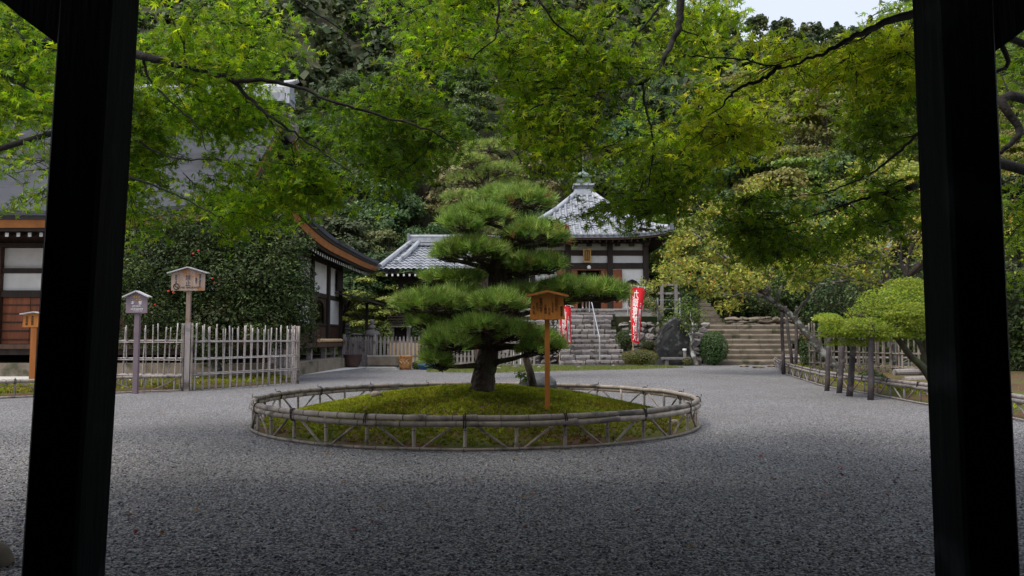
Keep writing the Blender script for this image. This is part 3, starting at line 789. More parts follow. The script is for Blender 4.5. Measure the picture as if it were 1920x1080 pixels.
for off in (0, .26):
    MB().tube([(AX0 + 1.12 + off * 1.6, AY1 - .12, AT + .2), (AX0 + .55 + off * 2.2, AY1 - 1.25, AT - .52), (AX0 + .05 + off * 2.6 if off else AX0 + .03, AY0 + .02 if not off else AY0 + .7, AZ + .14 if not off else AZ + .42)], [.11, .12, .13], 8).build('hip_ridge', 'tile', ann)
for i in range(24):
    x = AX0 + .35 + i * .27
    r = MB().box((x, AY0 + .55, AZ - .26), (.08, 1.0, .1)).build('rafter', 'dark_timber', ann)
    MB().box((x, AY0 + .04, AZ - .26), (.085, .02, .105)).build('rafter_tip', 'white_tip', r)
for x in (-5.4, -3.3, -1.2, .4):
    wallbox(ann, 'post', 'dark_timber', x - .1, x + .1, 36.7, 36.9, 0, 4.1)
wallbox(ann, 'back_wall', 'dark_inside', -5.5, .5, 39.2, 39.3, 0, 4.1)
wallbox(ann, 'beam', 'dark_timber', -5.6, .6, 36.72, 36.88, 3.75, 4.0)

# ---------------------------------------------------------------- hilltop shrine hall
shr = thing('pavilion_hall', 'square shrine hall with steep silver tiled pyramid roof atop stone steps', 'shrine', (3.75, 39.5, 0))
SX, SY, SF = 3.75, 39.6, 2.42             # centre and floor level
HW, EZ, TZ = 3.85, 6.02, 8.55             # half eave, eave height, roof top
TW = .46
def pyr(v):   # v 0 top .. 1 eave: half width and height, hollow curve
    return TW + (HW - TW) * v, TZ - (TZ - EZ) * (1 - (1 - v) ** 1.35)
def face_pt(face, u, v, off=0):
    w, z = pyr(v); s = (u * 2 - 1) * w
    z += .28 * (abs(u * 2 - 1) * v) ** 3 + off
    return {'front': (SX + s, SY - w, z), 'right': (SX + w, SY + s, z), 'left': (SX - w, SY - s, z), 'back': (SX - s, SY + w, z)}[face]
for face in ('front', 'right', 'left', 'back'):
    mb = MB(); mb.grid(lambda u, v: face_pt(face, u, v, -.03 + .0 * v), 20, 14, (0, 0, -.12)); auto_smooth(mb.build('roof_bed', 'tile_dark', shr), 60)
    if face == 'back': continue
    nrow = 26
    for i in range(nrow):
        s = (i + .5) / nrow * 2 - 1; S = s * HW          # cover-tile rows run straight down the slope
        v0 = max(0, (abs(S) - TW) / (HW - TW)); pts = []; rad = []
        if v0 > .97: continue
        nseg = max(3, int(17 * (1 - v0)))
        for k in range(nseg + 1):
            v = v0 + (1.008 - v0) * k / nseg; w, z = pyr(min(v, 1)); u = (S / w + 1) / 2
            p = Vector(face_pt(face, min(max(u, 0), 1), min(v, 1), .025))
            if v > 1: p += {'front': Vector((0, -.05, -.03)), 'right': Vector((.05, 0, -.03)), 'left': Vector((-.05, 0, -.03))}[face]
            pts.append(p); rad.append(.078)
            if 0 < k < nseg: pts.append(p + (p - pts[-2]) * .02); rad.append(.068)
        rw = MB().tube(pts, rad, 8).build('cover_tile_row', 'tile', shr, True)
    # flat pan tiles show as short steps between the rows
    mb = MB()
    for i in range(nrow - 1):
        S = ((i + 1) / nrow * 2 - 1) * HW; v0 = max(0, (abs(S) - TW) / (HW - TW)) + .02
        v = v0
        while v < .99:
            w, z = pyr(v); u = (S / w + 1) / 2; du = .062 / w / 2 * 2
            a = Vector(face_pt(face, u - du, v, .0)); b = Vector(face_pt(face, u + du, v, .0)); v2 = min(v + .052, 1.0); w2, _ = pyr(v2); u2 = (S / w2 + 1) / 2
            c_ = Vector(face_pt(face, u2 + du, v2, .03)); d_ = Vector(face_pt(face, u2 - du, v2, .03))
            mb.add([a, b, c_, d_, c_ - Vector((0, 0, .04)), d_ - Vector((0, 0, .04))], [(0, 1, 2, 3), (3, 2, 4, 5)]); v += .058
    if mb.v: mb.build('pan_tiles', 'tile', shr)
for sx, sy in ((-1, -1), (1, -1), (1, 1), (-1, 1)):
    pts = []
    for k in range(11):
        v = k / 10; w, z = pyr(v); pts.append((SX + sx * w, SY + sy * w, z + .28 * v ** 3 + .09))
    MB().tube(pts, .13, 8).build('hip_ridge', 'tile', shr, True)
    MB().box(pts[-1], (.24, .24, .28)).build('hip_ornament', 'tile_dark', shr)
# stacked top, copper cap and finial
for z, w, h, m_ in ((TZ + .05, 1.12, .16, 'tile'), (TZ + .22, 1.0, .16, 'tile'), (TZ + .40, .92, .18, 'tile_dark'), (TZ + .56, 1.08, .10, 'tile')):
    MB().box((SX, SY, z), (w, w, h)).build('roof_crown', m_, shr)
MB().box((SX, SY, TZ + .80), (.74, .74, .36), taper=.94).build('dew_basin', 'copper', shr)
MB().box((SX, SY, TZ + 1.02), (.92, .92, .07)).build('dew_basin_rim', 'copper', shr)
MB().lathe((SX, SY, TZ + 1.06), [(.42, 0), (.38, .10), (.25, .2), (.10, .27), (.05, .3)], 16).build('dome_cap', 'copper', shr, True)
fin = MB(); fin.lathe((SX, SY, TZ + 1.34), [(.05, 0), (.05, .2), (.11, .26), (.04, .32), (.035, .55), (.09, .62), (.035, .68), (.025, 1.0), (.005, 1.12)], 10); fb = fin.build('finial', 'copper', shr)
for s in (-1, 1):
    MB().tube([(SX, SY, TZ + 1.95), (SX + s * .14, SY, TZ + 2.02), (SX + s * .2, SY, TZ + 2.18)], [.02, .02, .008], 6).build('finial_arm', 'copper', fb)
# eaves
for face, d in (('front', Vector((0, 1, 0))), ('right', Vector((-1, 0, 0))), ('left', Vector((1, 0, 0)))):
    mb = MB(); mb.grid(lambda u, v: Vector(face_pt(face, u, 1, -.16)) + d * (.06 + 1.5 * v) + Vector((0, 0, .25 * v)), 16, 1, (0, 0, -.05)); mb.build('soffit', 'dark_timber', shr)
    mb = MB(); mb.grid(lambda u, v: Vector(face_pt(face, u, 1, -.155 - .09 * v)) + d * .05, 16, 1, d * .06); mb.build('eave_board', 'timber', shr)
    for i in range(26):
        u = (i + .5) / 26; p = Vector(face_pt(face, u, 1, -.30)) + d * .16
        MB().bar(p, p + d * 1.3 + Vector((0, 0, .15)), .07, .09).build('rafter', 'dark_timber', shr)
# body
BW = 2.75; BY = SY - BW
wallbox(shr, 'plinth', 'concrete', SX - BW - .6, SX + BW + .6, BY - 1.3, SY + BW, 2.0, SF)
wallbox(shr, 'plinth_cap', 'stone_pale', SX - BW - .65, SX + BW + .65, BY - 1.34, BY - .9, SF + .003, SF + .08)
cols = [-BW, -1.02, 1.02, BW]
wallbox(shr, 'back_wall', 'plaster', SX - BW, SX + BW, SY + BW - .1, SY + BW, SF, EZ)
for s in (-1, 1):
    wallbox(shr, 'side_wall', 'plaster', SX + s * BW - .05, SX + s * BW + .05, BY + .18, SY + BW - .15, SF, EZ - .1)
for x in cols:
    wallbox(shr, 'post', 'dark_timber', SX + x - .13, SX + x + .13, BY - .13, BY + .13, SF + .003, 5.9)
for (a, b), mid in (((cols[0], cols[1]), 0), ((cols[1], cols[2]), 1), ((cols[2], cols[3]), 0)):
    x0, x1 = SX + a + .132, SX + b - .132
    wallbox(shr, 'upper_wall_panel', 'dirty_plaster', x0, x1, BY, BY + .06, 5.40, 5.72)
    wallbox(shr, 'tie_beam', 'dark_timber', x0, x1, BY - .06, BY + .08, 5.14, 5.395)
    wallbox(shr, 'wall_panel', 'plaster', x0, x1, BY, BY + .06, 4.78, 5.135)
    wallbox(shr, 'lintel_beam', 'dark_timber', x0, x1, BY - .08, BY + .08, 4.50, 4.775)
    if mid:
        wallbox(shr, 'door_head', 'door_wood', x0, x1, BY - .04, BY + .04, 4.42, 4.495)
        wallbox(shr, 'doorway_shade_sheet', 'dark_inside', x0 + .2, x1 - .2, BY + .9, BY + .95, SF, 4.42)  # near-black sheet in place of the shaded shrine interior
        for s in (-1, 1):
            xe = x0 if s < 0 else x1
            wallbox(shr, 'door_leaf', 'door_wood', xe + (-s) * .32, xe, BY - .02, BY + .02, SF + .005, 4.415)
            wallbox(shr, 'open_door_leaf', 'door_wood', xe + s * .27, xe + s * .69, BY - .22, BY - .17, SF + .005, 4.44)
    else:
        wallbox(shr, 'wall_panel', 'plaster', x0, x1, BY, BY + .06, SF + .003, 4.495)
        mx = (x0 + x1) / 2 + (.2 if a > 0 else -.2); arch = [(-.46, 2.9), (-.5, 3.3), (-.42, 3.68), (-.2, 3.9), (0, 3.98), (.2, 3.9), (.42, 3.68), (.5, 3.3), (.46, 2.9)]
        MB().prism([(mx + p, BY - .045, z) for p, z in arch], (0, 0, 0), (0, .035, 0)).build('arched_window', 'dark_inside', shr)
MB().box((SX, BY, 5.83), (BW * 2 + .5, .3, .2)).build('head_beam', 'dark_timber', shr)
for i in range(9):
    x = SX - BW + i * BW / 4; MB().box((x, BY - .2, 5.66), (.24, .3, .14)).build('bracket', 'dark_timber', shr)
# name plaque and lamp over the door
px_ = SX - .12
pl = MB().box((px_, BY - .27, 5.12), (.38, .05, .66), Matrix.Rotation(R(10), 3, 'X')).build('name_plaque', 'gold', shr)
MB().box((px_, BY - .305, 5.12), (.24, .02, .50), Matrix.Rotation(R(10), 3, 'X')).build('plaque_panel', 'timber', pl)
for k in (-.05, .05):
    MB().box((px_ + k, BY - .32, 5.12), (.035, .012, .42), Matrix.Rotation(R(10), 3, 'X')).build('plaque_lettering', 'gold', pl)
lm = MB(); lm.lathe((px_ + .1, BY - .16, 4.56), [(.03, -.10), (.09, -.06), (.10, .02), (.05, .08)], 12); lm.build('door_lamp', 'white_tip', shr)
# ================================================================ bamboo work
def bamboo(pts, r, node=.28, seg=8, seed=0, taper=.9):
    """bamboo pole mesh along a polyline: swollen joints with a dark ring (second material)"""
    rr = random.Random(seed); pts = [Vector(p) for p in pts]
    L = [0]
    for a, b in zip(pts[:-1], pts[1:]): L.append(L[-1] + (b - a).length)
    def at(s):
        s = min(max(s, 0), L[-1])
        for i in range(len(pts) - 1):
            if s <= L[i + 1] or i == len(pts) - 2:
                t = (s - L[i]) / max(L[i + 1] - L[i], 1e-6); return pts[i].lerp(pts[i + 1], t)
    st = []; s = rr.uniform(.2, .9) * node; marks = []
    while s < L[-1] - .03: marks.append(s); s += node * rr.uniform(.8, 1.2)
    samp = [(0, 1, 0)]
    for m_ in marks: samp += [(m_ - .022, 1, 0), (m_ - .006, 1.10, 1), (m_ + .003, .95, 0), (m_ + .02, 1, 0)]
    samp.append((L[-1], 1, 0))
    if len(pts) > 2:
        for k in range(1, int(L[-1] / .2)): samp.append((k * .2, 1, 0))
    samp.sort(key=lambda q: q[0])
    P_ = []; Rd = []; nd = []; last = -1
    for q, f, isn in samp:
        if q - last < .004: continue
        P_.append(at(q)); Rd.append(r * f * (1 - (1 - taper) * q / L[-1])); nd.append(isn); last = q
    mb = MB(); mb.tube(P_, Rd, seg); mb.nodes = [(i * seg, (i + 1) * seg) for i in range(len(P_) - 1) if nd[i]]
    return mb
def put_bamboo(mb, name, parent, m='bamboo'):
    o = mb.build(name, m, parent); o.data.materials.append(M['bamboo_node'])
    for a, b in mb.nodes:
        for k in range(a, b): o.data.polygons[k].material_index = 1
    o.data.polygons.foreach_set('use_smooth', [True] * len(o.data.polygons))
    return o

def resample(pts, step, closed=False):
    pts = [Vector((p[0], p[1], 0)) for p in pts]
    if closed: pts = pts + [pts[0]]
    L = [0]
    for a, b in zip(pts[:-1], pts[1:]): L.append(L[-1] + (b - a).length)
    n = max(2, round(L[-1] / step)); out = []
    for k in range(n if closed else n + 1):
        s = L[-1] * k / n; i = max(j for j in range(len(L) - 1) if L[j] <= s + 1e-9)
        out.append(pts[i].lerp(pts[i + 1], (s - L[i]) / max(L[i + 1] - L[i], 1e-6)))
    return out

def low_fence(root, path, closed=False, spacing=.5, h=.33, r=.031, seed=1, double=True, m='bamboo', ground=0.0, center=None):
    NODE = .26 if m == 'bamboo' else 9.0
    """knee-high fence: posts, slanting braces, one or two bent top rails, thin foot rail, rope ties"""
    rr = random.Random(seed); ps = resample(path, spacing, closed); n = len(ps)
    nxt = lambda i: ps[(i + 1) % n] if closed else ps[min(i + 1, n - 1)]
    prv = lambda i: ps[(i - 1) % n] if closed else ps[max(i - 1, 0)]
    out = []
    for i in range(n):
        t = (nxt(i) - prv(i)).normalized(); o = Vector((t.y, -t.x, 0)); out.append(o)
    for i in range(n):
        p = ps[i]
        put_bamboo(bamboo([p + Vector((0, 0, -.05 + ground)), p + Vector((rr.uniform(-.008, .008), rr.uniform(-.008, .008), h - .04 + ground))], .019, min(NODE, .15) if NODE < 1 else 9, 7, seed + i), 'post', root, m)
        if i < n - 1 or closed:
            q = nxt(i); a, b = (p, q) if i % 2 == 0 else (q, p)     # braces alternate \ /
            d = (b - a)
            put_bamboo(bamboo([a + d * .14 + Vector((0, 0, h - .07 + ground)) + out[i] * .012, a + d * .86 + Vector((0, 0, .02 + ground)) + out[i] * .012], .0145, NODE, 6, seed + 90 + i), 'brace', root, m)
    # rails as bent poles, each a few posts long
    specs = [(h - .03, r, .0), (h - .03 - 1.75 * r, r * .95, .022)] if double else [(h - .03, r, .0)]
    specs.append((.022, .017, .03))
    for k, (z, rad, off) in enumerate(specs):
        if not double and k == len(specs) - 1: off = .02
        step = 7 if k < len(specs) - 1 else 9; i = k * 3 if closed else 0; end = (n + i) if closed else n - 1
        while i < end:
            j = min(i + step, end); pl = []
            for q in range(i, j + 1):
                w = ps[q % n] + out[q % n] * (off + rr.uniform(-.006, .006)) + Vector((0, 0, z + ground + rr.uniform(-.006, .006))); pl.append(w)
            if closed or True:                               # lap the pole a little past its last post
                d = (pl[-1] - pl[-2]).normalized(); pl.append(pl[-1] + d * .12 - out[(j) % n] * .0 + Vector((0, 0, .012)))
            sm = []                                          # rounder bend between posts
            for q in range(len(pl) - 1):
                a, b = pl[q], pl[q + 1]; sm.append(a)
                if closed and center is not None:
                    mid = (a + b) / 2; c = Vector((center[0], center[1], mid.z)); rad_c = ((a - c).length + (b - c).length) / 2
                    sm.append(c + (mid - c).normalized() * rad_c)
            sm.append(pl[-1])
            put_bamboo(bamboo(sm, rad, NODE, 10 if k < 2 else 6, seed + 300 + i * 3 + k, .94), 'rail' if k < len(specs) - 1 else 'foot_rail', root, m); i = j
    for i in range(0, n, 2):
        p = ps[i] + out[i] * .010 + Vector((0, 0, h - .03 - (.9 * r if double else 0) + ground)); mb = MB()
        hh = (2.1 * r if double else 1.25 * r)
        for w in (-.012, .008):
            t = Vector((-out[i].y, out[i].x, 0)); pts = []
            for k in range(13):
                a = 2 * math.pi * k / 12; pts.append(p + t * (w + rr.uniform(-.003, .003)) + out[i] * math.cos(a) * r * 1.28 + Vector((0, 0, math.sin(a) * hh)))
            mb.tube(pts, .0055, 5)
        mb.tube([p + out[i] * (r * 1.3) + Vector((0, 0, hh * .7)), p + out[i] * (r * 1.2) + Vector((rr.uniform(-.02, .02), 0, hh + .03))], .004, 4)
        mb.build('rope_tie', 'rope', root)

ring = thing('ring_fence', 'low circular bamboo fence with braced posts around the mossy mound', 'fence', (RC.x, RC.y, 0))
low_fence(ring, [(RC.x + RR * math.cos(-math.pi / 2 + 2 * math.pi * i / 72), RC.y + RR * math.sin(-math.pi / 2 + 2 * math.pi * i / 72)) for i in range(72)], True, .509, .35, .031, 5, center=(RC.x, RC.y))

rf_ = thing('low_rail_fence', 'weathered knee-high rail fence bordering the moss garden with propped trees', 'fence', (8, 18, 0))
low_fence(rf_, GB, False, .62, .36, .034, 40, double=True, m='grey_wood')
rf2 = thing('low_rail_fence', 'straight single low rail closing the far end of the moss garden', 'fence', (12, 29.6, 0))
low_fence(rf2, [(10.7, 30.2), (12.4, 29.6), (15.2, 29.0)], False, .8, .40, .05, 80, double=False, m='grey_wood')
lf_ = thing('low_rail_fence', 'low bamboo rail fence in front of the mauve sign', 'fence', (-9, 14.5, 0))
low_fence(lf_, LB[:4], False, .75, .34, .036, 120, double=False)
lf2 = thing('low_rail_fence', 'low bamboo rail fence on the pale sand before the hall', 'fence', (-12.5, 19.3, 0))
low_fence(lf2, [G(-150, 697), G(60, 700), G(210, 706)], False, .8, .36, .035, 160, double=False)

def tall_fence(root, path, h, spacing, rails, seed, back=True, m='bamboo', r=.017):
    rr = random.Random(seed); path = [Vector((p[0], p[1], 0)) for p in path]
    for a, b in zip(path[:-1], path[1:]):
        d = (b - a); L = d.length; d.normalize(); nrm = Vector((d.y, -d.x, 0))
        for z in rails:
            put_bamboo(bamboo([a + Vector((0, 0, z)) - d * .04, b + Vector((0, 0, z + rr.uniform(-.02, .02))) + d * .04], .017, .3, 7, seed + int(z * 100)), 'rail', root, m)
            put_bamboo(bamboo([a + Vector((0, 0, z - .02)) + nrm * .06, b + Vector((0, 0, z - .02 + rr.uniform(-.02, .02))) + nrm * .06], .013, .3, 6, seed + 7 + int(z * 100)), 'rail', root, m)
        k = 0; s = .03
        while s < L - .02:
            side = nrm * (.032 if k % 2 == 0 else -.03)
            p = a + d * s + side; lean = d * rr.uniform(-.055, .055) + nrm * rr.uniform(-.012, .012)
            hh = h + rr.uniform(-.075, .06)
            put_bamboo(bamboo([p + Vector((0, 0, -.04)), p + lean + Vector((0, 0, hh))], r * rr.uniform(.75, 1.2), .22, 7, seed + 20 + k), 'pole', root, m)
            s += spacing * (rr.uniform(.75, 1.25) if k % 2 else rr.uniform(.4, .7)); k += 1
        # doubled-up pole at the joint
    return root
bf = thing('bamboo_fence', 'chest-high bamboo pole fence in front of the dark camellia', 'fence', (-6.2, 17.5, 0))
b0, b1, b2 = G(190, 731) , G(352, 733), G(556, 719)
tall_fence(bf, [b0 + Vector((-1.2, -.1, 0)), b1], 1.40, .17, (.36, .68, 1.05), 200, m='bamboo_pale', r=.0165)
tall_fence(bf, [b1 + Vector((.08, 0, 0)), b2], 1.38, .115, (.36, .68, 1.05), 230, m='bamboo_pale', r=.0165)
tall_fence(bf, [b2, b2 + Vector((-2.0, 4.2, 0))], 1.40, .20, (.36, .68, 1.05), 260, m='bamboo_pale')
MB().box((b1.x, b1.y - .03, .71), (.11, .11, 1.46)).build('gate_post', 'grey_wood', bf)
for s in (-.09, .09):
    put_bamboo(bamboo([b1 + Vector((s, -.06, -.03)), b1 + Vector((s, -.06, 1.42))], .024, .25, 8, 77), 'pole', bf)
put_bamboo(bamboo([b2 + Vector((.04, -.03, -.03)), b2 + Vector((.04, -.03, 1.41))], .034, .25, 8, 78), 'pole', bf)
gf = thing('bamboo_fence', 'tall old bamboo lattice fence at the back of the moss garden', 'fence', (10, 21, 0))
tall_fence(gf, [(9.6, 24.6), (10.4, 20.4), (11.6, 19.2)], 1.62, .20, (.35, .72, 1.2), 300, m='bamboo', r=.028)

# ---------------------------------------------------------------- props and logs on the right
GRP = 'dark poles propping the leaning branches'
def prop(px, py, tx, ty, dy, r, label):
    p = G(px, py); q = P(tx, ty, p.y + dy); t = thing('prop_pole', label, 'pole', (p.x, p.y, 0), GRP)
    mid = (p + q) / 2 + Vector((rnd.uniform(-.02, .02), 0, 0))
    MB().tube([p - Vector((0, 0, .05)), p.lerp(q, .25) + Vector((.008, 0, 0)), mid, p.lerp(q, .75) - Vector((.012, 0, 0)), q], [r * 1.1, r * 1.03, r, r * .97, r * .9], 8).build('pole_shaft', 'dark_pole', t, True)
    mb = MB()
    for k in range(3): mb.tube([q + Vector((math.cos(a) * r * 1.15, math.sin(a) * r * 1.15, -.06 - k * .018)) for a in [i * .7854 for i in range(9)]], .007, 5)
    mb.build('rope_wrap', 'rope', t)
    return t
prop(1469, 702, 1466, 578, .1, .055, 'dark prop pole at the far corner of the low rail fence')
prop(1486, 692, 1473, 574, .3, .06, 'dark prop pole leaning inwards just behind the fence corner')
prop(1492, 690, 1494, 574, .2, .06, 'straight dark prop pole by the small orange signpost')
prop(1550, 733, 1556, 630, .2, .05, 'blackened prop pole standing on the gravel, first of a row of four')
prop(1573, 737, 1582, 626, .2, .055, 'blackened prop pole tilted right, second of a row of four')
prop(1592, 743, 1603, 626, .2, .06, 'greyish prop pole tilted right, third of a row of four')
prop(1632, 750, 1636, 604, .2, .055, 'knobbly black prop pole outside the fence, last of a row of four')
for i, (x, y, z, L, a, lb) in enumerate(((9.35, 17.6, .27, 1.15, .1, 'grey log lying on another log in the moss garden'), (9.5, 17.35, .11, 1.25, .05, 'grey log lying on the moss under another log'))):
    d = Vector((math.cos(a), math.sin(a), 0)) * L / 2; c = Vector((x, y, z + .06))
    tag(MB().tube([c - d, c - d * .3 + Vector((0, 0, .01)), c + d], [.075, .08, .07], 10).build('log', 'grey_wood'), lb, 'log', 'logs on the moss')
# ---------------------------------------------------------------- sign boards
def sign(name, label, base, cx_px, top_px, Y, bw0, bw1, bh, roofw, ztop, postw, m_board, m_post, m_roof, rise, loc_z=0, group=None):
    X = P(cx_px, 600, Y).x
    t = thing(name, label, 'sign', (X, Y, loc_z), group)
    zr = ztop; zb1 = zr - rise - .03; zb0 = zb1 - bh
    MB().box((X, Y + .012, (loc_z - .1 + zb1) / 2), (postw, postw * .8, zb1 - loc_z + .1)).build('sign_post', m_post, t)
    ap = .5 * bw1 / (.5 * roofw)
    poly = [(X - bw0 / 2, Y - .055, zb0), (X + bw0 / 2, Y - .055, zb0), (X + bw1 / 2, Y - .055, zb1 + rise * (1 - ap) - .006), (X, Y - .055, zr - .036), (X - bw1 / 2, Y - .055, zb1 + rise * (1 - ap) - .006)]
    MB().prism(poly, (0, 0, 0), (0, .03, 0)).build('sign_board', m_board, t)
    for s in (-1, 1):
        MB().bar((X, Y - .035, zr - .012), (X + s * roofw / 2, Y - .035, zr - rise - .012), .16, .024).build('sign_roof', m_roof, t)
    return t, X, zb0, zb1
# orange sign on the mound
Y = 8.96; zg_ = float(mound_h(P(1026, 775, Y).x, Y))
t, X, z0, z1 = sign('signboard', 'orange wooden signboard with brushed poem standing on the mossy mound', None, 1026, 0, Y, .415, .375, .255, .49, 1.665, .058, 'sign_orange', 'sign_orange_dk', 'sign_orange_dk', .055, zg_)
cols_ = [('藤原定家', .165, .032, -.10), ('しのばれむ', .105, .036, -.012), ('ものとも', .062, .032, -.055), ('なしに', .022, .03, -.10), ('小倉山', -.022, .040, -.075), ('軒端の松ぞ', -.075, .038, -.03), ('なれて', -.118, .034, -.05), ('久しき', -.16, .034, -.09)]
for s, dx, sz, dz in cols_:
    text(s, sz, (X + dx, Y - .058, z1 - .06 + dz), 'ink', t, vertical=True, spacing=.92)
# no smoking sign
Y = 16.5
t, X, z0, z1 = sign('signboard', 'tall weathered no-smoking signboard with gabled top behind the bamboo fence', None, 352.5, 0, Y, .725, .725, .36, .88, 2.66, .085, 'sign_brown', 'sign_brown', 'zinc', .13)
zc = (z0 + z1) / 2
text('禁止', .125, (X, Y - .058, zc + .03), 'faded_ink', t, vertical=True, spacing=1.0)
text('NO SMOKING', .062, (X + .04, Y - .058, z0 + .065), 'ink', t)
text('喫煙は所定の', .055, (X + .26, Y - .058, zc + .03), 'faded_ink', t, vertical=True, spacing=.9)
text('場所で', .05, (X + .18, Y - .058, zc + .03), 'faded_ink', t, vertical=True, spacing=.9)
text('境内では', .05, (X - .26, Y - .058, zc + .07), 'faded_ink', t, vertical=True, spacing=.9)
mb = MB(); c = Vector((X - .25, Y - .06, z0 + .088))
mb.tube([c + Vector((.062 * math.cos(a), 0, .062 * math.sin(a))) for a in [i * math.pi / 12 for i in range(25)]], .009, 5); mb.bar(c + Vector((-.045, 0, .045)), c + Vector((.045, 0, -.045)), .008, .016, (0, 1, 0)); mb.bar(c + Vector((-.035, .002, -.004)), c + Vector((.035, .002, -.004)), .004, .012, (0, 1, 0))
mb.build('no_smoking_symbol', 'ink', t)
# mauve main hall sign
Y = 15.3
t, X, z0, z1 = sign('signboard', 'mauve painted signboard with white lettering behind the low bamboo rail', None, 257.5, 0, Y, .425, .425, .30, .53, 2.065, .095, 'sign_purple', 'sign_purple', 'zinc', .12)
text('重要文', .04, (X, Y - .058, z1 + .02), 'yellow_paint', t, spacing=1.5)
text('化財建造物', .034, (X, Y - .058, z1 - .035), 'yellow_paint', t)
text('本　堂', .075, (X, Y - .058, z1 - .10), 'white_paint', t, bold=.001)
text('室町時代', .043, (X, Y - .058, z1 - .17), 'white_paint', t, spacing=1.1)
text('本尊 釈迦如来坐像', .030, (X + .01, Y - .058, z1 - .225), 'white_paint', t)
text('平安時代作 木造', .026, (X + .03, Y - .058, z1 - .262), 'white_paint', t)
# small orange sign at the far left
Y = 18.6
t, X, z0, z1 = sign('signboard', 'small orange signboard on a thick post before the hall doors', None, 66, 0, Y, .55, .50, .30, .64, 1.76, .14, 'sign_orange', 'sign_orange_dk', 'zinc', .05)
text('本堂拝観', .065, (X - .17, Y - .058, z1 - .14), 'ink', t, vertical=True, spacing=.9)
text('参拝順路', .065, (X - .03, Y - .058, z1 - .14), 'ink', t, vertical=True, spacing=.9)
# slim orange signpost in the moss garden, seen almost edge-on
p = G(1513, 690); t = thing('signboard', 'slim orange wooden signpost seen edge-on in the moss garden', 'sign', (p.x, p.y, 0))
MB().box((p.x, p.y, .55), (.09, .09, 1.2)).build('sign_post', 'sign_orange_dk', t)
MB().box((p.x - .06, p.y, 1.33), (.10, .42, .46), R(-16)).build('sign_board', 'sign_orange', t)
MB().box((p.x - .05, p.y, 1.575), (.17, .5, .03), R(-16)).build('sign_roof', 'zinc', t)

# ---------------------------------------------------------------- stone steps, walls, terrace
mb = MB(); mb.box((3.4, 38.6, 1.04), (10.0, 8.8, 2.12)); tag(mb.build('shrine_terrace', 'litter'), kind='structure')
mb = MB(); mb.box((14.2, 38.6, .86), (11.4, 6.4, 1.74)); tag(mb.build('upper_bank', 'litter'), kind='structure')
def block(c, d, seed, jit=.06):
    r = random.Random(seed); mb = MB(); mb.box((0, 0, 0), d)
    mb.v = [tuple(c[k] + v[k] + r.uniform(-1, 1) * d[k] * (jit if k < 2 else jit * 1.3) * .5 for k in range(3)) for v in mb.v]
    return mb
def step_block(x0, x1, y0, y1, z0, z1, seed, ch=.045, jit=.02):
    """step stone with a worn front edge and a slightly undercut face"""
    r = random.Random(seed); mb = MB(); j = lambda: r.uniform(-jit, jit)
    prof_ = [(y0 + .03, z0), (y0, z1 - ch * 1.6), (y0 + ch * .4, z1 - ch * .5), (y0 + ch * 1.3, z1), (y1, z1 + .004), (y1, z0)]
    k = max(2, int((x1 - x0) / .35)); xs = [x0 + (x1 - x0) * i / k for i in range(k + 1)]; vs = []
    for i, x in enumerate(xs):
        dx = j() * .6; dy = j(); dz = j() * .7
        for q, (y, z) in enumerate(prof_): vs.append((x + dx, y + (dy if q < 4 else 0), z + (dz if 0 < q < 5 else 0)))
    n = len(prof_); fs = [(i * n + q, i * n + (q + 1) % n, (i + 1) * n + (q + 1) % n, (i + 1) * n + q) for i in range(k) for q in range(n)]
    fs += [tuple(range(n - 1, -1, -1)), tuple(k * n + q for q in range(n))]
    fs = [tuple(reversed(f)) for f in fs]
    mb.add(vs, fs); return mb
stp = thing('stone_steps', 'rough grey stone steps climbing to the shrine hall', 'steps', (3.35, 31.2, 0))
for i in range(10):
    y0 = 31.2 + i * .30; z0 = i * .215; x = 1.95 + rnd.uniform(-.15, .1); xe = 4.72 + rnd.uniform(-.1, .15) - (.05 * i if i < 6 else .25)
    k = 0
    while x < xe - .1:
        w = min(rnd.uniform(.3, .85), xe - x)
        step_block(x + .012, x + w - .012, y0 + rnd.uniform(-.03, .03), y0 + .6, z0 - .005, z0 + .215 + rnd.uniform(-.015, .015), i * 40 + k, .06, .022).build('step_stone', 'stone', stp); x += w; k += 1
    MB().box(((1.95 + 4.6) / 2, y0 + .33, z0 + .06), (2.6, .5, .16)).build('step_core', 'litter', stp)
for i, (zz, yy) in enumerate(((2.10, 34.15), (2.26, 34.6))):
    for k in range(3): step_block(2.02 + k * .88, 2.885 + k * .88, yy, yy + .75, zz, zz + .17, 900 + i * 5 + k, .04, .008).build('step_stone', 'stone', stp)
st2 = thing('stone_steps', 'wide brown stone steps with straight edges beside the dark round shrub', 'steps', (10.4, 32, 0))
for i in range(8):
    y0 = 31.9 + i * .40; z0 = i * .218; x = 8.55 + (.12 if i > 5 else 0)
    ws = [1.3 + rnd.uniform(-.3, .3), 1.3 + rnd.uniform(-.2, .2), 1.4]
    for k, w in enumerate(ws):
        step_block(x + .006, x + w - .006, y0, y0 + .7, z0, z0 + .216, 1200 + i * 4 + k, .045, .006).build('step_stone', 'stone_brown', st2); x += w
st3 = thing('stone_steps', 'narrow grey steps of thin slabs rising above the wide brown steps', 'steps', (9.3, 36, 1.75))
for i in range(9):
    block((9.35 - .03 * i, 35.9 + i * .42, 1.78 + i * .2), (1.3, .7, .17), 1300 + i, .06).build('step_slab', 'stone_brown', st3)

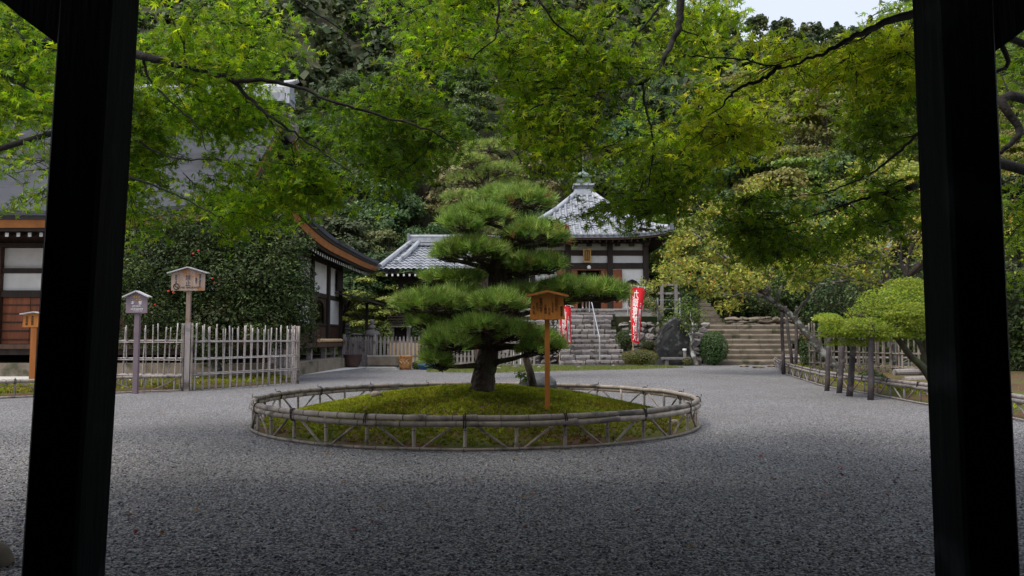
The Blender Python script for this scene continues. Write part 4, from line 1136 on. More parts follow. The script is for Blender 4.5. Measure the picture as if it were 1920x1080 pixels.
def stone_wall(label, x0, x1, y, z0, z1, seed, lean=.12, m='stone', hr=(.2, .36), wr=(.25, .55), bx=5.0):
    w = thing('stone_wall', label, 'wall', ((x0 + x1) / 2, y, z0)); r = random.Random(seed); z = z0; k = 0
    MB().box(((x0 + x1) / 2, y + .45, (z0 + z1) / 2), (x1 - x0 - .1, .5, z1 - z0 - .1)).build('wall_core', 'litter', w)
    while z < z1 - .08:
        h = r.uniform(*hr); x = x0 + r.uniform(-.1, .1)
        while x < x1:
            ww = r.uniform(*wr)
            rock((x + ww / 2, y + lean * (z - z0) + .12, z + h / 2), (ww * .56, .22, h * .56), seed * 50 + k, 2, .35, .8, bx).build('wall_stone', m, w); x += ww * .92; k += 1
        z += h * .88
    return w
stone_wall('rough mossy stone wall between the steps and the black stele', 4.75, 8.3, 33.1, 0.1, 1.85, 3)
stone_wall('rough stone wall left of the steps behind the pine', -1.5, 2.0, 33.3, 0.0, 1.9, 4)
stone_wall('low dark stone wall along the bank above the wide brown steps', 9.9, 14.5, 35.4, 1.72, 2.1, 5, m='stone_brown', hr=(.09, .17), wr=(.35, 1.0), bx=7.0)
# handrail on the steps
hr = thing('handrail', 'grey steel pipe handrail down the middle of the rough steps', 'handrail', (3.55, 32, 0))
A, B = Vector((3.52, 34.55, 3.25)), Vector((3.6, 31.35, 1.15))
MB().tube([A, A.lerp(B, .6), B, B + Vector((0, -.05, -.2))], .024, 8).build('rail', 'steel', hr)
MB().tube([B + Vector((0, -.05, -.2)), (3.6, 31.3, 0)], .028, 8).build('rail_post', 'steel', hr)
MB().tube([A, (3.52, 34.55, 2.3)], .028, 8).build('rail_post', 'steel', hr); MB().tube([A.lerp(B, .5), (3.56, 32.95, 1.1)], .026, 8).build('rail_post', 'steel', hr)
hr2 = thing('railing', 'thin dark blue steel post with wire at the terrace edge', 'railing', (5.2, 34.4, 2.1))
for k, x in enumerate((5.25, 6.6, 7.6)): MB().tube([(x, 34.4, 2.05), (x, 34.4, 2.95)], .032, 8).build('rail_post', 'steel', hr2)
for z in (2.45, 2.85): MB().tube([(5.25, 34.4, z), (7.6, 34.4, z)], .008, 5).build('wire', 'steel', hr2)
ff = thing('grey_frame', 'grey timber frame of uprights and crossbars standing on the shrine terrace', 'frame', (7.3, 35.2, 2.1))
for x in (6.95, 7.6): MB().box((x, 35.2, 2.95), (.14, .14, 1.75)).build('upright', 'grey_wood', ff)
for z in (3.2, 3.6): MB().box((7.27, 35.2, z), (1.0, .08, .09)).build('crossbar', 'grey_wood', ff)
# black stele with offering table
p = P(1264, 660, 31.9); t = thing('stone_stele', 'big black rounded memorial stone beside the small lichened tree', 'stele', (p.x, 31.9, 0))
out_ = [(-.78, .22), (-.80, .7), (-.72, 1.15), (-.52, 1.55), (-.25, 1.85), (0.05, 2.0), (.3, 1.92), (.5, 1.6), (.66, 1.2), (.74, .7), (.72, .22)]
mb = MB(); vs = []; n = len(out_); r_ = random.Random(5)
for yy, s in ((-.20, .88), (-.26, .6), (0, 1.0), (.2, .9)):
    pass
rings = [(-.20, .84), (-.16, .95), (-.04, 1.0), (.10, 1.0), (.2, .93)]
for yy, s in rings:
    for (x, z) in out_: vs.append((p.x + x * s + r_.uniform(-.02, .02), 31.9 + yy - .05 * math.sin(z * 3) + r_.uniform(-.015, .015), .2 + (z - .2) * s + r_.uniform(-.02, .02)))
fs = [(a * n + i, (a + 1) * n + i, (a + 1) * n + i + 1, a * n + i + 1) for a in range(len(rings) - 1) for i in range(n - 1)] + [tuple(range(n)), tuple(reversed([4 * n + i for i in range(n)]))]
mb.add(vs, fs); mb.build('stele_body', 'stone_dark', t)
block((p.x, 31.85, .11), (1.9, .75, .24), 5, .05).build('stele_base', 'stone_grey', t)
tb = thing('offering_table', 'small stone offering table at the foot of the black stele', 'table', (p.x - .1, 31.2, 0))
MB().box((p.x - .1, 31.2, .30), (1.15, .38, .08)).build('table_top', 'stone', tb)
for s in (-.38, .38): MB().box((p.x - .1 + s, 31.2, .13), (.14, .3, .26)).build('table_leg', 'stone', tb)
vs_ = thing('incense_stand', 'thin stone stand with a white cup on top by the stele', 'stand', (p.x + .3, 31.35, 0))
MB().box((p.x + .32, 31.38, .30), (.11, .11, .58)).build('stand_post', 'stone', vs_); MB().lathe((p.x + .32, 31.38, .59), [(.05, 0), (.085, .03), (.085, .09), (.07, .1)], 12).build('cup', 'white_paint', vs_)
# edging stones
GE = 'edging stones along the far edge of the court'
def edge_stone(px, py, wpx, hz, seed, m, label):
    q = G(px, py); w = wpx / F * q.y * .55
    tag(rock((q.x, q.y, hz * .35), (w, w * .75, hz), seed, 1, .4).build('edging_stone', m), label, 'stone', GE)
for i, (px, wpx) in enumerate(((1238, 18), (1256, 16), (1274, 24), (1296, 14), (1310, 13), (1325, 14), (1341, 18), (1357, 14), (1372, 16))):
    edge_stone(px, 683, wpx, .16 + .05 * (i % 3), 500 + i, ('stone', 'stone_brown', 'stone')[i % 3], 'small rough stone edging the bed between stele and wide steps')
for i, (px, py, wpx) in enumerate(((1395, 688, 20), (1422, 690, 26), (1448, 688, 22))):
    edge_stone(px, py, wpx, .07, 540 + i, 'stone_brown', 'flat brown kerb stone lying before the wide steps')
for i, (px, py, wpx) in enumerate(((935, 693, 16), (966, 690, 20), (1010, 691, 10), (1085, 691, 14), (1150, 688, 12))):
    edge_stone(px, py, wpx, .07, 560 + i, 'stone', 'low stone set in the grass strip before the steps')
for i, (px, py, wpx, mm) in enumerate(((1038, 672, 11, 'stone_pale'), (1012, 676, 12, 'stone'), (985, 674, 14, 'stone_grey'), (1052, 680, 10, 'stone'))):
    edge_stone(px, py + 6, wpx, .2, 580 + i, mm, 'rounded rock at the foot of the shrub left of the steps')
# boulder, prop and sapling in the ring
bq = P(1008, 720, 11.35); zb = float(mound_h(bq.x, bq.y))
tag(rock((bq.x, bq.y, zb + .085), (.30, .19, .17), 31, 3, .25).build('boulder', 'stone_grey', smooth=False), 'grey boulder resting on the mound beside the pine trunk', 'rock')
a_ = P(1003, 728, 11.05); b_ = P(985, 668, 11.0); pr = thing('prop_post', 'slanting bark-covered prop under a low pine branch in front of the boulder', 'pole', (a_.x, a_.y, float(mound_h(a_.x, a_.y))))
MB().tube([(a_.x, a_.y, float(mound_h(a_.x, a_.y)) - .05), a_.lerp(b_, .5), b_], [.062, .055, .05], 9).build('prop_shaft', 'pine_bark', pr, True)
for i, (px, py, s) in enumerate(((706, 731, .07), (1262, 765, .05))):
    q = P(px, py, 10.2 if i == 0 else 9.2); tag(rock((q.x, q.y, float(mound_h(q.x, q.y)) + .02), (s * 1.5, s, s * .9), 70 + i, 2).build('small_rock', 'stone_brown'), ('brownish small rock on the left rim of the mossy mound', 'tiny rock on the right rim of the mossy mound')[i], 'rock')

# ---------------------------------------------------------------- far middle: picket fence, pots, trough
pf = thing('picket_fence', 'grey wooden picket fence with pointed tops behind the pots', 'fence', (-5, 29.6, 0))
x = -7.3 * 29.6 / 33; path = [(P(646, 650, 30.6).x, 30.6), (P(703, 650, 29.4).x, 29.4), (P(1005, 650, 29.4).x, 29.4)]
for (xa, ya), (xb, yb) in zip(path[:-1], path[1:]):
    L = math.hypot(xb - xa, yb - ya); n = int(L / .147)
    for z in (.42, .98): MB().bar((xa, ya + .03, z), (xb, yb + .03, z), .04, .07).build('fence_rail', 'grey_wood', pf)
    for k in range(n):
        t_ = (k + .5) / n; xx, yy = xa + (xb - xa) * t_, ya + (yb - ya) * t_; hh = 1.14 + rnd.uniform(-.02, .02); w = .042
        poly = [(-w, .06), (w, .06), (w, hh - .06), (w * .55, hh - .045), (w * .9, hh), (0, hh + .05), (-w * .9, hh), (-w * .55, hh - .045), (-w, hh - .06)]
        MB().prism([(xx + a, yy - .025, b) for a, b in poly], (0, 0, 0), (0, .025, 0)).build('picket', 'grey_wood', pf)
for xx, yy in path[:2]: MB().box((xx, yy - .04, .63), (.1, .1, 1.28), taper=.9).build('fence_post', 'grey_wood', pf)
q = G(661, 689); t = thing('iron_pot', 'large rusty iron cauldron planter at the end of the picket fence', 'pot', (q.x, q.y, 0))
MB().lathe((q.x, q.y, 0), [(.20, 0), (.27, .10), (.32, .28), (.335, .44), (.36, .47), (.36, .50), (.31, .50), (.29, .42), (.05, .40)], 24).build('pot_body', 'iron_red', t, True)
q = G(760, 693); t = thing('ceramic_pot', 'brown glazed ceramic pot with swirls beside the stone trough', 'pot', (q.x, q.y, 0))
MB().lathe((q.x, q.y, 0), [(.21, 0), (.215, .12), (.235, .38), (.27, .46), (.27, .50), (.23, .50), (.21, .42), (.03, .40)], 24).build('pot_body', 'terracotta', t, True)
mb = MB()
for k in range(3):
    mb.tube([(q.x - .14 + k * .12 + .05 * math.sin(i * .9), q.y - math.sqrt(max(.01, .232 ** 2 - (-.14 + k * .12 + .05 * math.sin(i * .9)) ** 2)) - .004, .20 + i * .022) for i in range(9)], .012, 5)
mb.build('swirl_relief', 'cut_wood', t)
q = G(719, 689); t = thing('stone_trough', 'rectangular stone water trough before the picket fence', 'trough', (q.x, q.y + .3, 0))
mb = MB(); mb.box((q.x, q.y + .3, .25), (1.22, .6, .34)); mb.build('trough_body', 'stone_brown', t)
for a, b, c_, d_ in ((0, -.27, 1.26, .07), (0, .27, 1.26, .07)): MB().box((q.x + a, q.y + .3 + b, .44), (c_, d_, .04)).build('trough_rim', 'stone_pale', t)
MB().box((q.x, q.y + .3, .43), (1.1, .44, .01)).build('water', 'dark_inside', t)
MB().box((q.x, q.y + .3, .04), (1.1, .5, .08)).build('trough_foot', 'stone_grey', t)
q2 = G(716, 694); tag(block((q2.x, q2.y, .05), (1.0, .35, .11), 8, .08).build('stone_slab', 'stone_pale'), 'long flat pale stone slab in front of the trough', 'stone')
q = G(734, 686); t = thing('bamboo_spout', 'T-shaped bamboo water spout over the stone trough', 'spout', (q.x, q.y + .65, 0))
MB().tube([(q.x, q.y + .65, 0), (q.x, q.y + .65, .92)], .045, 8).build('spout_stem', 'timber', t); MB().tube([(q.x - .17, q.y + .62, .93), (q.x + .17, q.y + .62, .96)], .06, 10).build('spout_pipe', 'cut_wood', t)
q = G(800, 693); t = thing('blue_tub', 'blue plastic tub half hidden by the lowest pine needles', 'tub', (q.x, q.y, 0))
MB().lathe((q.x, q.y, 0), [(.25, 0), (.30, .16), (.33, .17), (.33, .20), (.28, .20), (.24, .04)], 20).build('tub_body', 'blue_plastic', t, True)
q = P(697, 640, 32.2); t = thing('stone_lantern', 'small round-capped stone lantern behind the picket fence', 'lantern', (q.x, 32.2, 0))
MB().lathe((q.x, 32.2, 0), [(.22, 0), (.2, .3), (.14, .35), (.13, .75), (.2, .8), (.2, 1.18), (.16, 1.2)], 12).build('lantern_body', 'stone_grey', t, True)
MB().lathe((q.x, 32.2, 1.2), [(.36, 0), (.38, .08), (.3, .2), (.14, .28), (.1, .3)], 14).build('lantern_cap', 'stone', t, True); MB().lathe((q.x, 32.2, 1.49), [(.1, 0), (.16, .07), (.15, .16), (.05, .2), (.04, .22), (.11, .28), (.1, .36), (.02, .42)], 12).build('lantern_finial', 'stone', t, True)
q = P(651.5, 640, 32.6); t = thing('stone_pagoda', 'thin dark stone pagoda of stacked tiers at the hall corner', 'pagoda', (q.x, 32.6, 0))
for k in range(6):
    MB().box((q.x, 32.6, .9 + k * .16), (.24 - k * .018, .24 - k * .018, .06)).build('tier_roof', 'stone_grey', t); MB().box((q.x, 32.6, .82 + k * .16), (.13, .13, .10)).build('tier', 'stone_dark', t)
MB().box((q.x, 32.6, .38), (.2, .2, .78)).build('pagoda_base', 'stone_grey', t)
q = P(745, 640, 33.4); t = thing('small_shrine', 'small dark wooden shrine with white-edged slatted roof behind the picket fence', 'shrine', (q.x, 33.4, 0))
for k in range(4):
    b = MB().box((q.x + .1, 33.4 - .2 + k * .05, 1.70 + k * .12), (1.0 - k * .04, .8, .06)).build('roof_slat', 'dark_timber', t); MB().box((q.x - .41 + k * .02, 33.0 + k * .05, 1.70 + k * .12), (.05, .02, .065)).build('slat_tip', 'white_tip', b)
MB().box((q.x + .1, 33.0, 1.63), (1.02, .05, .05)).build('eave_edge', 'white_tip', t)
for s in (-.2, .5): MB().box((q.x + s, 33.3, .82), (.13, .13, 1.6)).build('shrine_post', 'grey_wood', t)
MB().box((q.x + .15, 33.6, .85), (.65, .3, 1.5)).build('shrine_box', 'dark_inside', t)
MB().box((q.x + .6, 31.6, .52), (1.2, .5, .9)).build('yellow_panel', 'cut_wood', t)
q = G(970, 690); t = thing('white_post', 'short white wooden post pair left of the orange sign', 'post', (q.x, 31.2, 0))
for s in (-.12, .14): MB().box((q.x + s, 31.2, .45), (.06, .06, .9)).build('upright', 'white_tip', t)
MB().box((q.x, 31.2, .7), (.4, .05, .06)).build('crossbar', 'white_tip', t)

# ---------------------------------------------------------------- red banners
def banner(label, Y, tl, tr, bl, br, pole_px, chars, mirror, seed):
    TL, TR, BL, BR = [P(*c, Y) for c in (tl, tr, bl, br)]
    pb = P(pole_px[0], pole_px[1], Y); base = Vector((pb.x, Y, pole_px[2]))
    t = thing('banner', label, 'banner', base)
    rr = random.Random(seed); ph = rr.uniform(0, 6)
    def fn(u, v):
        a = TL.lerp(TR, u); b = BL.lerp(BR, u); p = a.lerp(b, v)
        dy = .10 * math.sin(u * 5.2 + ph + v * 1.3) * (.35 + .65 * u) + .05 * math.sin(v * 6 + u * 3)
        return p + Vector((.012 * math.sin(v * 7 + ph), dy, 0))
    mb = MB(); mb.grid(lambda u, v: fn(u, v), 12, 24, (0, .004, 0)); fl = auto_smooth(mb.build('flag', 'red_cloth', t), 60)
    def mapped(body, u0, u1, v0, v1, m, name, par, eps):
        c = bpy.data.curves.new('lettering', 'FONT'); c.body = '\n'.join(body); c.align_x = 'CENTER'; c.resolution_u = 2; c.space_line = .92; c.offset = .012
        o = bpy.data.objects.new('lettering', c); COL.objects.link(o)
        me = bpy.data.meshes.new_from_object(o.evaluated_get(bpy.context.evaluated_depsgraph_get())); bpy.data.objects.remove(o)
        co = np.array([v.co[:] for v in me.vertices]); lo, hi = co.min(0), co.max(0); og = origin_of(t)
        for v in me.vertices:
            uu = (v.co.x - lo[0]) / (hi[0] - lo[0]); vv = 1 - (v.co.y - lo[1]) / (hi[1] - lo[1])
            if mirror: uu = 1 - uu
            p = fn(u0 + (u1 - u0) * uu, v0 + (v1 - v0) * vv); v.co = p + Vector((0, -eps, 0)) - og
        me.materials.clear(); return link(name, me, m, par)
    mapped(chars, .14, .56, .05, .97, 'white_cloth', 'lettering', fl, .014)
    mb = MB(); mb.grid(lambda u, v: Vector(fn(.66 + .20 * u, .38 + .58 * v)) + Vector((0, -.008, 0)), 3, 16); mb.build('white_strip', 'white_cloth', fl)
    mapped('奉納', .70, .83, .27, .35, 'white_cloth', 'lettering', fl, .016)
    mapped('小倉山二尊院', .70, .83, .46, .90, 'ink', 'strip_lettering', fl, .018)
    ptop = Vector((TL.x - .035, Y, TL.z + .12))
    MB().tube([base - Vector((0, 0, .1)), ptop], [.016, .013], 8).build('pole', 'cut_wood', t)
    MB().tube([ptop + Vector((-.03, 0, -.06)), TR + Vector((.12, 0, .03))], .009, 6).build('cross_arm', 'white_tip', t)
    for k in range(3):
        p = Vector(fn(k / 2 * .96 + .02, 0)); MB().box(p + Vector((0, 0, .03)), (.03, .02, .09)).build('loop', 'white_cloth', t)
    for k in range(4):
        p = Vector(fn(0, .15 + k * .24)); MB().box(p + Vector((-.03, 0, 0)), (.08, .02, .035)).build('loop', 'white_cloth', t)
banner('tall red banner with white characters hanging near the stone wall', 31.0, (1183, 537), (1209, 541), (1183, 641), (1199, 645), (1188.5, 660, 0), '九頭竜辨財天', True, 3)
banner('red banner partly hidden behind the orange signboard', 31.3, (1050, 571), (1070, 576), (1052, 638), (1072, 646), (1049, 660, 0), '九頭竜辨財天', False, 8)

# ---------------------------------------------------------------- visitor at the top of the steps
def person():
    X, Yp, Z = P(1096, 583, 34.75).x, 34.75, 2.36 + .10
    root = thing('person', 'person in a dark navy coat and skirt at the top of the steps', 'person', (X, Yp, Z))
    import bmesh
    j = {'pel': (0, 0, .86), 'wst': (0, 0, 1.0), 'chs': (0, .0, 1.2), 'nek': (0, .0, 1.36), 'hd0': (0, -.01, 1.44), 'hd1': (0, -.015, 1.56),
         'shL': (-.15, 0, 1.29), 'elL': (-.21, -.02, 1.05), 'haL': (-.16, -.13, .90), 'fiL': (-.13, -.17, .85), 'shR': (.15, 0, 1.29), 'elR': (.21, -.02, 1.05), 'haR': (.16, -.13, .90), 'fiR': (.13, -.17, .85),
         'hpL': (-.08, 0, .80), 'knL': (-.085, -.02, .45), 'anL': (-.08, .01, .09), 'toL': (-.085, -.13, .04), 'hpR': (.08, 0, .80), 'knR': (.085, -.02, .45), 'anR': (.08, .01, .09), 'toR': (.085, -.13, .04)}
    rad = {'pel': .14, 'wst': .115, 'chs': .13, 'nek': .05, 'hd0': .07, 'hd1': .088, 'shL': .06, 'elL': .042, 'haL': .032, 'fiL': .02, 'hpL': .085, 'knL': .055, 'anL': .036, 'toL': .032}
    ed = [('pel', 'wst'), ('wst', 'chs'), ('chs', 'nek'), ('nek', 'hd0'), ('hd0', 'hd1'), ('chs', 'shL'), ('shL', 'elL'), ('elL', 'haL'), ('haL', 'fiL'), ('chs', 'shR'), ('shR', 'elR'), ('elR', 'haR'), ('haR', 'fiR'),
          ('pel', 'hpL'), ('hpL', 'knL'), ('knL', 'anL'), ('anL', 'toL'), ('pel', 'hpR'), ('hpR', 'knR'), ('knR', 'anR'), ('anR', 'toR')]
    ks = list(j); me = bpy.data.meshes.new('body'); me.from_pydata([j[k] for k in ks], [(ks.index(a), ks.index(b)) for a, b in ed], [])
    o = bpy.data.objects.new('body', me); COL.objects.link(o)
    o.modifiers.new('skin', 'SKIN'); sv = me.skin_vertices[0].data
    for i, k in enumerate(ks):
        r = rad.get(k, rad.get(k[:-1] + 'L', .05)); sv[i].radius = (r, r)
    sv[0].use_root = True
    s = o.modifiers.new('sub', 'SUBSURF'); s.levels = 2
    me2 = bpy.data.meshes.new_from_object(o.evaluated_get(bpy.context.evaluated_depsgraph_get())); bpy.data.objects.remove(o)
    me2.materials.clear(); body = link('body', me2, 'skin', root, True)
    for sx in (-1, 1):
        MB().lathe(Vector((X + sx * .035, Yp - .098, Z + 1.52)), [(.004, 0), (.011, .004), (.004, .008)], 8).build('eye', 'hair', root)
        MB().tube([(X + sx * .083, Yp - .09 + .06, Z + 1.06 - 10 + 10 + .43), (X + sx * .092, Yp - .01, Z + 1.53)], .012, 6).build('ear', 'skin', root)
        rock((X + sx * .083, Yp - .06, Z + .035), (.05, .12, .04), 3, 2, .1).build('shoe', 'shoe', root, True)
    MB().tube([(X, Yp - .09, Z + 1.53), (X, Yp - .118, Z + 1.49)], [.008, .014], 6).build('nose', 'skin', root); MB().tube([(X - .02, Yp - .10, Z + 1.455), (X + .02, Yp - .10, Z + 1.455)], .005, 6).build('mouth', 'door_wood', root)
    MB().lathe((X, Yp + .012, Z + 1.42), [(.07, .0), (.105, .06), (.108, .14), (.09, .20), (.05, .235), (.01, .245)], 16).build('hair', 'hair', root, True)
    MB().lathe((X, Yp, Z), [(.30, .33), (.27, .5), (.22, .75), (.165, 1.0), (.19, 1.2), (.175, 1.3), (.07, 1.36)], 18).build('coat', 'navy_cloth', root, True)
    for sx in (-1, 1): MB().tube([(X + sx * .15, Yp, Z + 1.30), (X + sx * .215, Yp - .02, Z + 1.05), (X + sx * .17, Yp - .12, Z + .92)], [.075, .06, .05], 10).build('sleeve', 'navy_cloth', root, True)
person()
# ================================================================ generic leafy growth
def unit(v): return v / np.maximum(np.linalg.norm(v, axis=-1, keepdims=True), 1e-9)

def shrub_leaves(name, parent, c, rad, n, size, cols, w=None, m='leaf', seed=0, lump=.18, tv=LEAF_V, tf=LEAF_F, shell=.55, upbias=.35, flat_bottom=None, kind='stuff', jit=.2):
    """leaves through the outer shell of a lumpy ellipsoid"""
    g = np.random.default_rng(seed); d = unit(g.normal(0, 1, (n, 3)))
    if flat_bottom is not None: d[:, 2] = np.where(d[:, 2] < flat_bottom, -d[:, 2] * .6 + flat_bottom * .3, d[:, 2]); d = unit(d)
    bumps = unit(g.normal(0, 1, (26, 3))); amp = g.uniform(-1, 1, 26)
    dot = np.clip(d @ bumps.T, 0, 1) ** 14; l = 1 + lump * (dot * amp[None]).sum(1)
    rr = (shell + (1 - shell) * g.uniform(0, 1, n) ** .5) * l
    pos = np.array(c) + d * rr[:, None] * np.array(rad)
    nr = unit(d / np.array(rad)) + np.array([0, 0, upbias]) + g.normal(0, .55, (n, 3))
    col = palette(n, cols, w, jit, g)
    # leaf colour is lighter on lumps and darker in hollows
    col *= (.85 + .3 * np.clip((l - 1) / lump / 1.5 + .5, 0, 1))[:, None] if lump > 0 else 1
    return scatter(name, tv, tf, pos, frames(nr, g.uniform(0, 6.283, n)), g.uniform(.7, 1.25, n) * size, col, m, parent, kind)

def smooth_path(pts, n=6):
    out = []
    P_ = [pts[0]] + pts + [pts[-1]]
    for i in range(1, len(P_) - 2):
        p0, p1, p2, p3 = P_[i - 1:i + 3]
        for k in range(n):
            t = k / n
            out.append(.5 * ((2 * p1) + (-p0 + p2) * t + (2 * p0 - 5 * p1 + 4 * p2 - p3) * t * t + (-p0 + 3 * p1 - 3 * p2 + p3) * t ** 3))
    out.append(pts[-1]); return out
def limb_tree(start, dirv, length, rad, levels, seed, spread=.55, kids=3, upward=.12, minr=.004, wob=.12):
    """recursive limbs: list of (points, radii), and the tip points"""
    r = random.Random(seed); out = []; tips = []
    def grow(p, d, L, ra, lev):
        n = 5; pts = [p.copy()]; rr = [ra]
        for i in range(n):
            d = (d + Vector((r.gauss(0, wob), r.gauss(0, wob), r.gauss(0, wob) + upward * .3))).normalized()
            pts.append(pts[-1] + d * L / n); rr.append(max(minr, ra * (1 - .5 * (i + 1) / n)))
        out.append((pts, rr, lev))
        if lev == 0: tips.extend(pts[2:]); return
        if lev <= 1: tips.append(pts[-1])
        for k in range(kids):
            i = r.randint(2, n) if k else n
            dd = Vector((r.gauss(0, 1), r.gauss(0, 1), r.gauss(0, .7))).normalized()
            nd = (d + dd * spread * 1.6 + Vector((0, 0, upward))).normalized()
            grow(pts[i], nd, L * r.uniform(.55, .78), rr[i] * .68, lev - 1)
    grow(Vector(start), Vector(dirv).normalized(), length, rad, levels)
    return out, tips

def limb_part(parent, limbs, m, seg=7, name='trunk', twigs='twigs', split=1):
    hi = max(l[2] for l in limbs); mb = MB(); tw = MB()
    for pts, rr, lev in limbs:
        (mb if lev > hi - split - 1 else tw).tube(pts, rr, seg if lev > hi - 2 else 5, cap=False)
    o = mb.build(name, m, parent, True)
    if tw.v: tag(tw.build(twigs, m, parent, True), kind='stuff')
    return o

def tip_leaves(name, parent, tips, per, sprd, size, cols, w, m, seed, tv=LEAF_V, tf=LEAF_F, flat=.6, up=1.0, droop=.0, kind='stuff', jit=.2):
    g = np.random.default_rng(seed); T = np.array([tuple(t) for t in tips]); n = len(T) * per
    pos = np.repeat(T, per, 0) + g.normal(0, 1, (n, 3)) * np.array([sprd, sprd, sprd * flat]) - np.array([0, 0, droop])
    nr = np.array([0, 0, up]) + g.normal(0, .6, (n, 3)); col = palette(n, cols, w, jit, g)
    return scatter(name, tv, tf, pos, frames(nr, g.uniform(0, 6.283, n)), g.uniform(.7, 1.25, n) * size, col, m, parent, kind)

# ================================================================ near pine on the mound
NEEDLE = [(.20, .325, .062), (.29, .42, .095), (.13, .235, .05), (.38, .49, .145)]
def pine_pad(center, rad, n, seed, size, up=.85, cols=NEEDLE):
    g = np.random.default_rng(seed); d = unit(g.normal(0, 1, (n, 3))); d[:, 2] = np.abs(d[:, 2]) * 1.0 - .38 * (g.uniform(0, 1, n) > .8)
    bumps = unit(g.normal(0, 1, (14, 3)) * [1, 1, .5]); amp = g.uniform(-1.0, 1.3, 14)
    l = 1 + .36 * ((np.clip(d @ bumps.T, 0, 1) ** 10) * amp).sum(1)
    rr = l * (.55 + .45 * g.uniform(0, 1, n) ** .7)
    pos = np.array(center) + d * rr[:, None] * np.array(rad)
    nr = unit(d * [1, 1, .6]) * .8 + np.array([0, 0, up]) + g.normal(0, .32, (n, 3))
    col = palette(n, cols, [4, 4, 3, 2], .28, g)
    br = g.uniform(0, 1, n) < .035; col[br] = np.array([.30, .17, .07]) * g.uniform(.6, 1.1, (int(br.sum()), 1))
    return pos, nr, size * g.uniform(.75, 1.2, n), col
def pine(root, trunk, pads, size, seed, needles=15, dens=1.0, m_bark='pine_bark', cols=NEEDLE, w=.028):
    mb = MB(); fine = smooth_path([p for p, r in trunk], 6); fr_ = [trunk[i][1] + (trunk[i + 1][1] - trunk[i][1]) * k / 6 for i in range(len(trunk) - 1) for k in range(6)] + [trunk[-1][1]]
    mb.tube(fine, fr_, 18); rb = random.Random(seed)                 # plated, uneven bark
    mb.v = [tuple(Vector(v) + (Vector(v) - fine[min(i // 18, len(fine) - 1)]) * rb.uniform(-.10, .12)) for i, v in enumerate(mb.v)]
    tr = mb.build('trunk', m_bark, root)
    r = random.Random(seed); allp = []; tw = MB(); tp = [p for p, _ in trunk]
    for k, (c, rad, n) in enumerate(pads):
        c = Vector(c)
        # limb from the trunk to the pad, then twigs fanning under it
        cand = [q for q in tp if q.z < c.z - rad[2] * .1] or [tp[2]]
        a = min(cand, key=lambda q: (q - c).length); b = c - Vector((0, 0, rad[2] * .35)); mid = a.lerp(b, .55) + Vector((r.uniform(-.05, .05), r.uniform(-.08, .08), -.04 * (b - a).length + .05))
        r0 = .028 + .02 * (b - a).length
        MB().tube([a, a.lerp(mid, .5) + Vector((r.uniform(-.03, .03), 0, .03)), mid, b], [r0, r0 * .85, r0 * .65, r0 * .4], 8).build('limb', m_bark, root, True)
        for q in range(30):
            t = r.uniform(.25, 1); s = mid.lerp(b, t) if r.random() < .7 else b; an = r.uniform(0, 6.283); e = b + Vector((math.cos(an) * rad[0] * r.uniform(.4, .85), math.sin(an) * rad[1] * r.uniform(.4, .85), r.uniform(-.15, .45) * rad[2]))
            mm = s.lerp(e, .5) + Vector((r.uniform(-.03, .03), r.uniform(-.03, .03), r.uniform(-.05, .04))); tw.tube([s, mm, e], [.011, .008, .004], 4, False)
        allp.append(pine_pad(c, rad, int(n * dens), seed * 100 + k, size, cols=cols))
    tag(tw.build('twigs', m_bark, root), kind='stuff')
    pos, nr, s, col = [np.concatenate([a[i] for a in allp]) for i in range(4)]; g = np.random.default_rng(seed)
    idx = g.integers(0, 3, len(pos))
    for q in range(3):
        k = idx == q; tv, tf = tuft_template(needles, seed + q, .95, w)
        o = scatter('needles', tv, tf, pos[k], frames(nr[k], g.uniform(0, 6.28, k.sum())), s[k], col[k], 'needle', root, 'stuff')
Yp = 9.9
np_ = thing('pine_tree', 'cloud-pruned pine tree in the middle of the ringed moss mound', 'tree', (P(903, 735, Yp).x, Yp, .3))
tk = [(P(903, 745, Yp), .175), (P(904, 730, Yp), .155), (P(910, 692, Yp), .138), (P(917, 655, Yp), .132), (P(929, 610, Yp + .05), .125), (P(938, 560, Yp + .1), .12), (P(933, 515, Yp + .1), .11), (P(937, 475, Yp + .05), .10), (P(955, 440, Yp), .09), (P(962, 400, Yp), .07), (P(975, 365, Yp), .05), (P(980, 348, Yp), .03)]
def pad(px, py, rx, ry, dy, n):
    y = Yp + dy; k = y / F
    return (P(px, py + ry * .35, y), (rx * k * .9, min(rx * k * .85, .52) + .08, ry * k * .88), n)
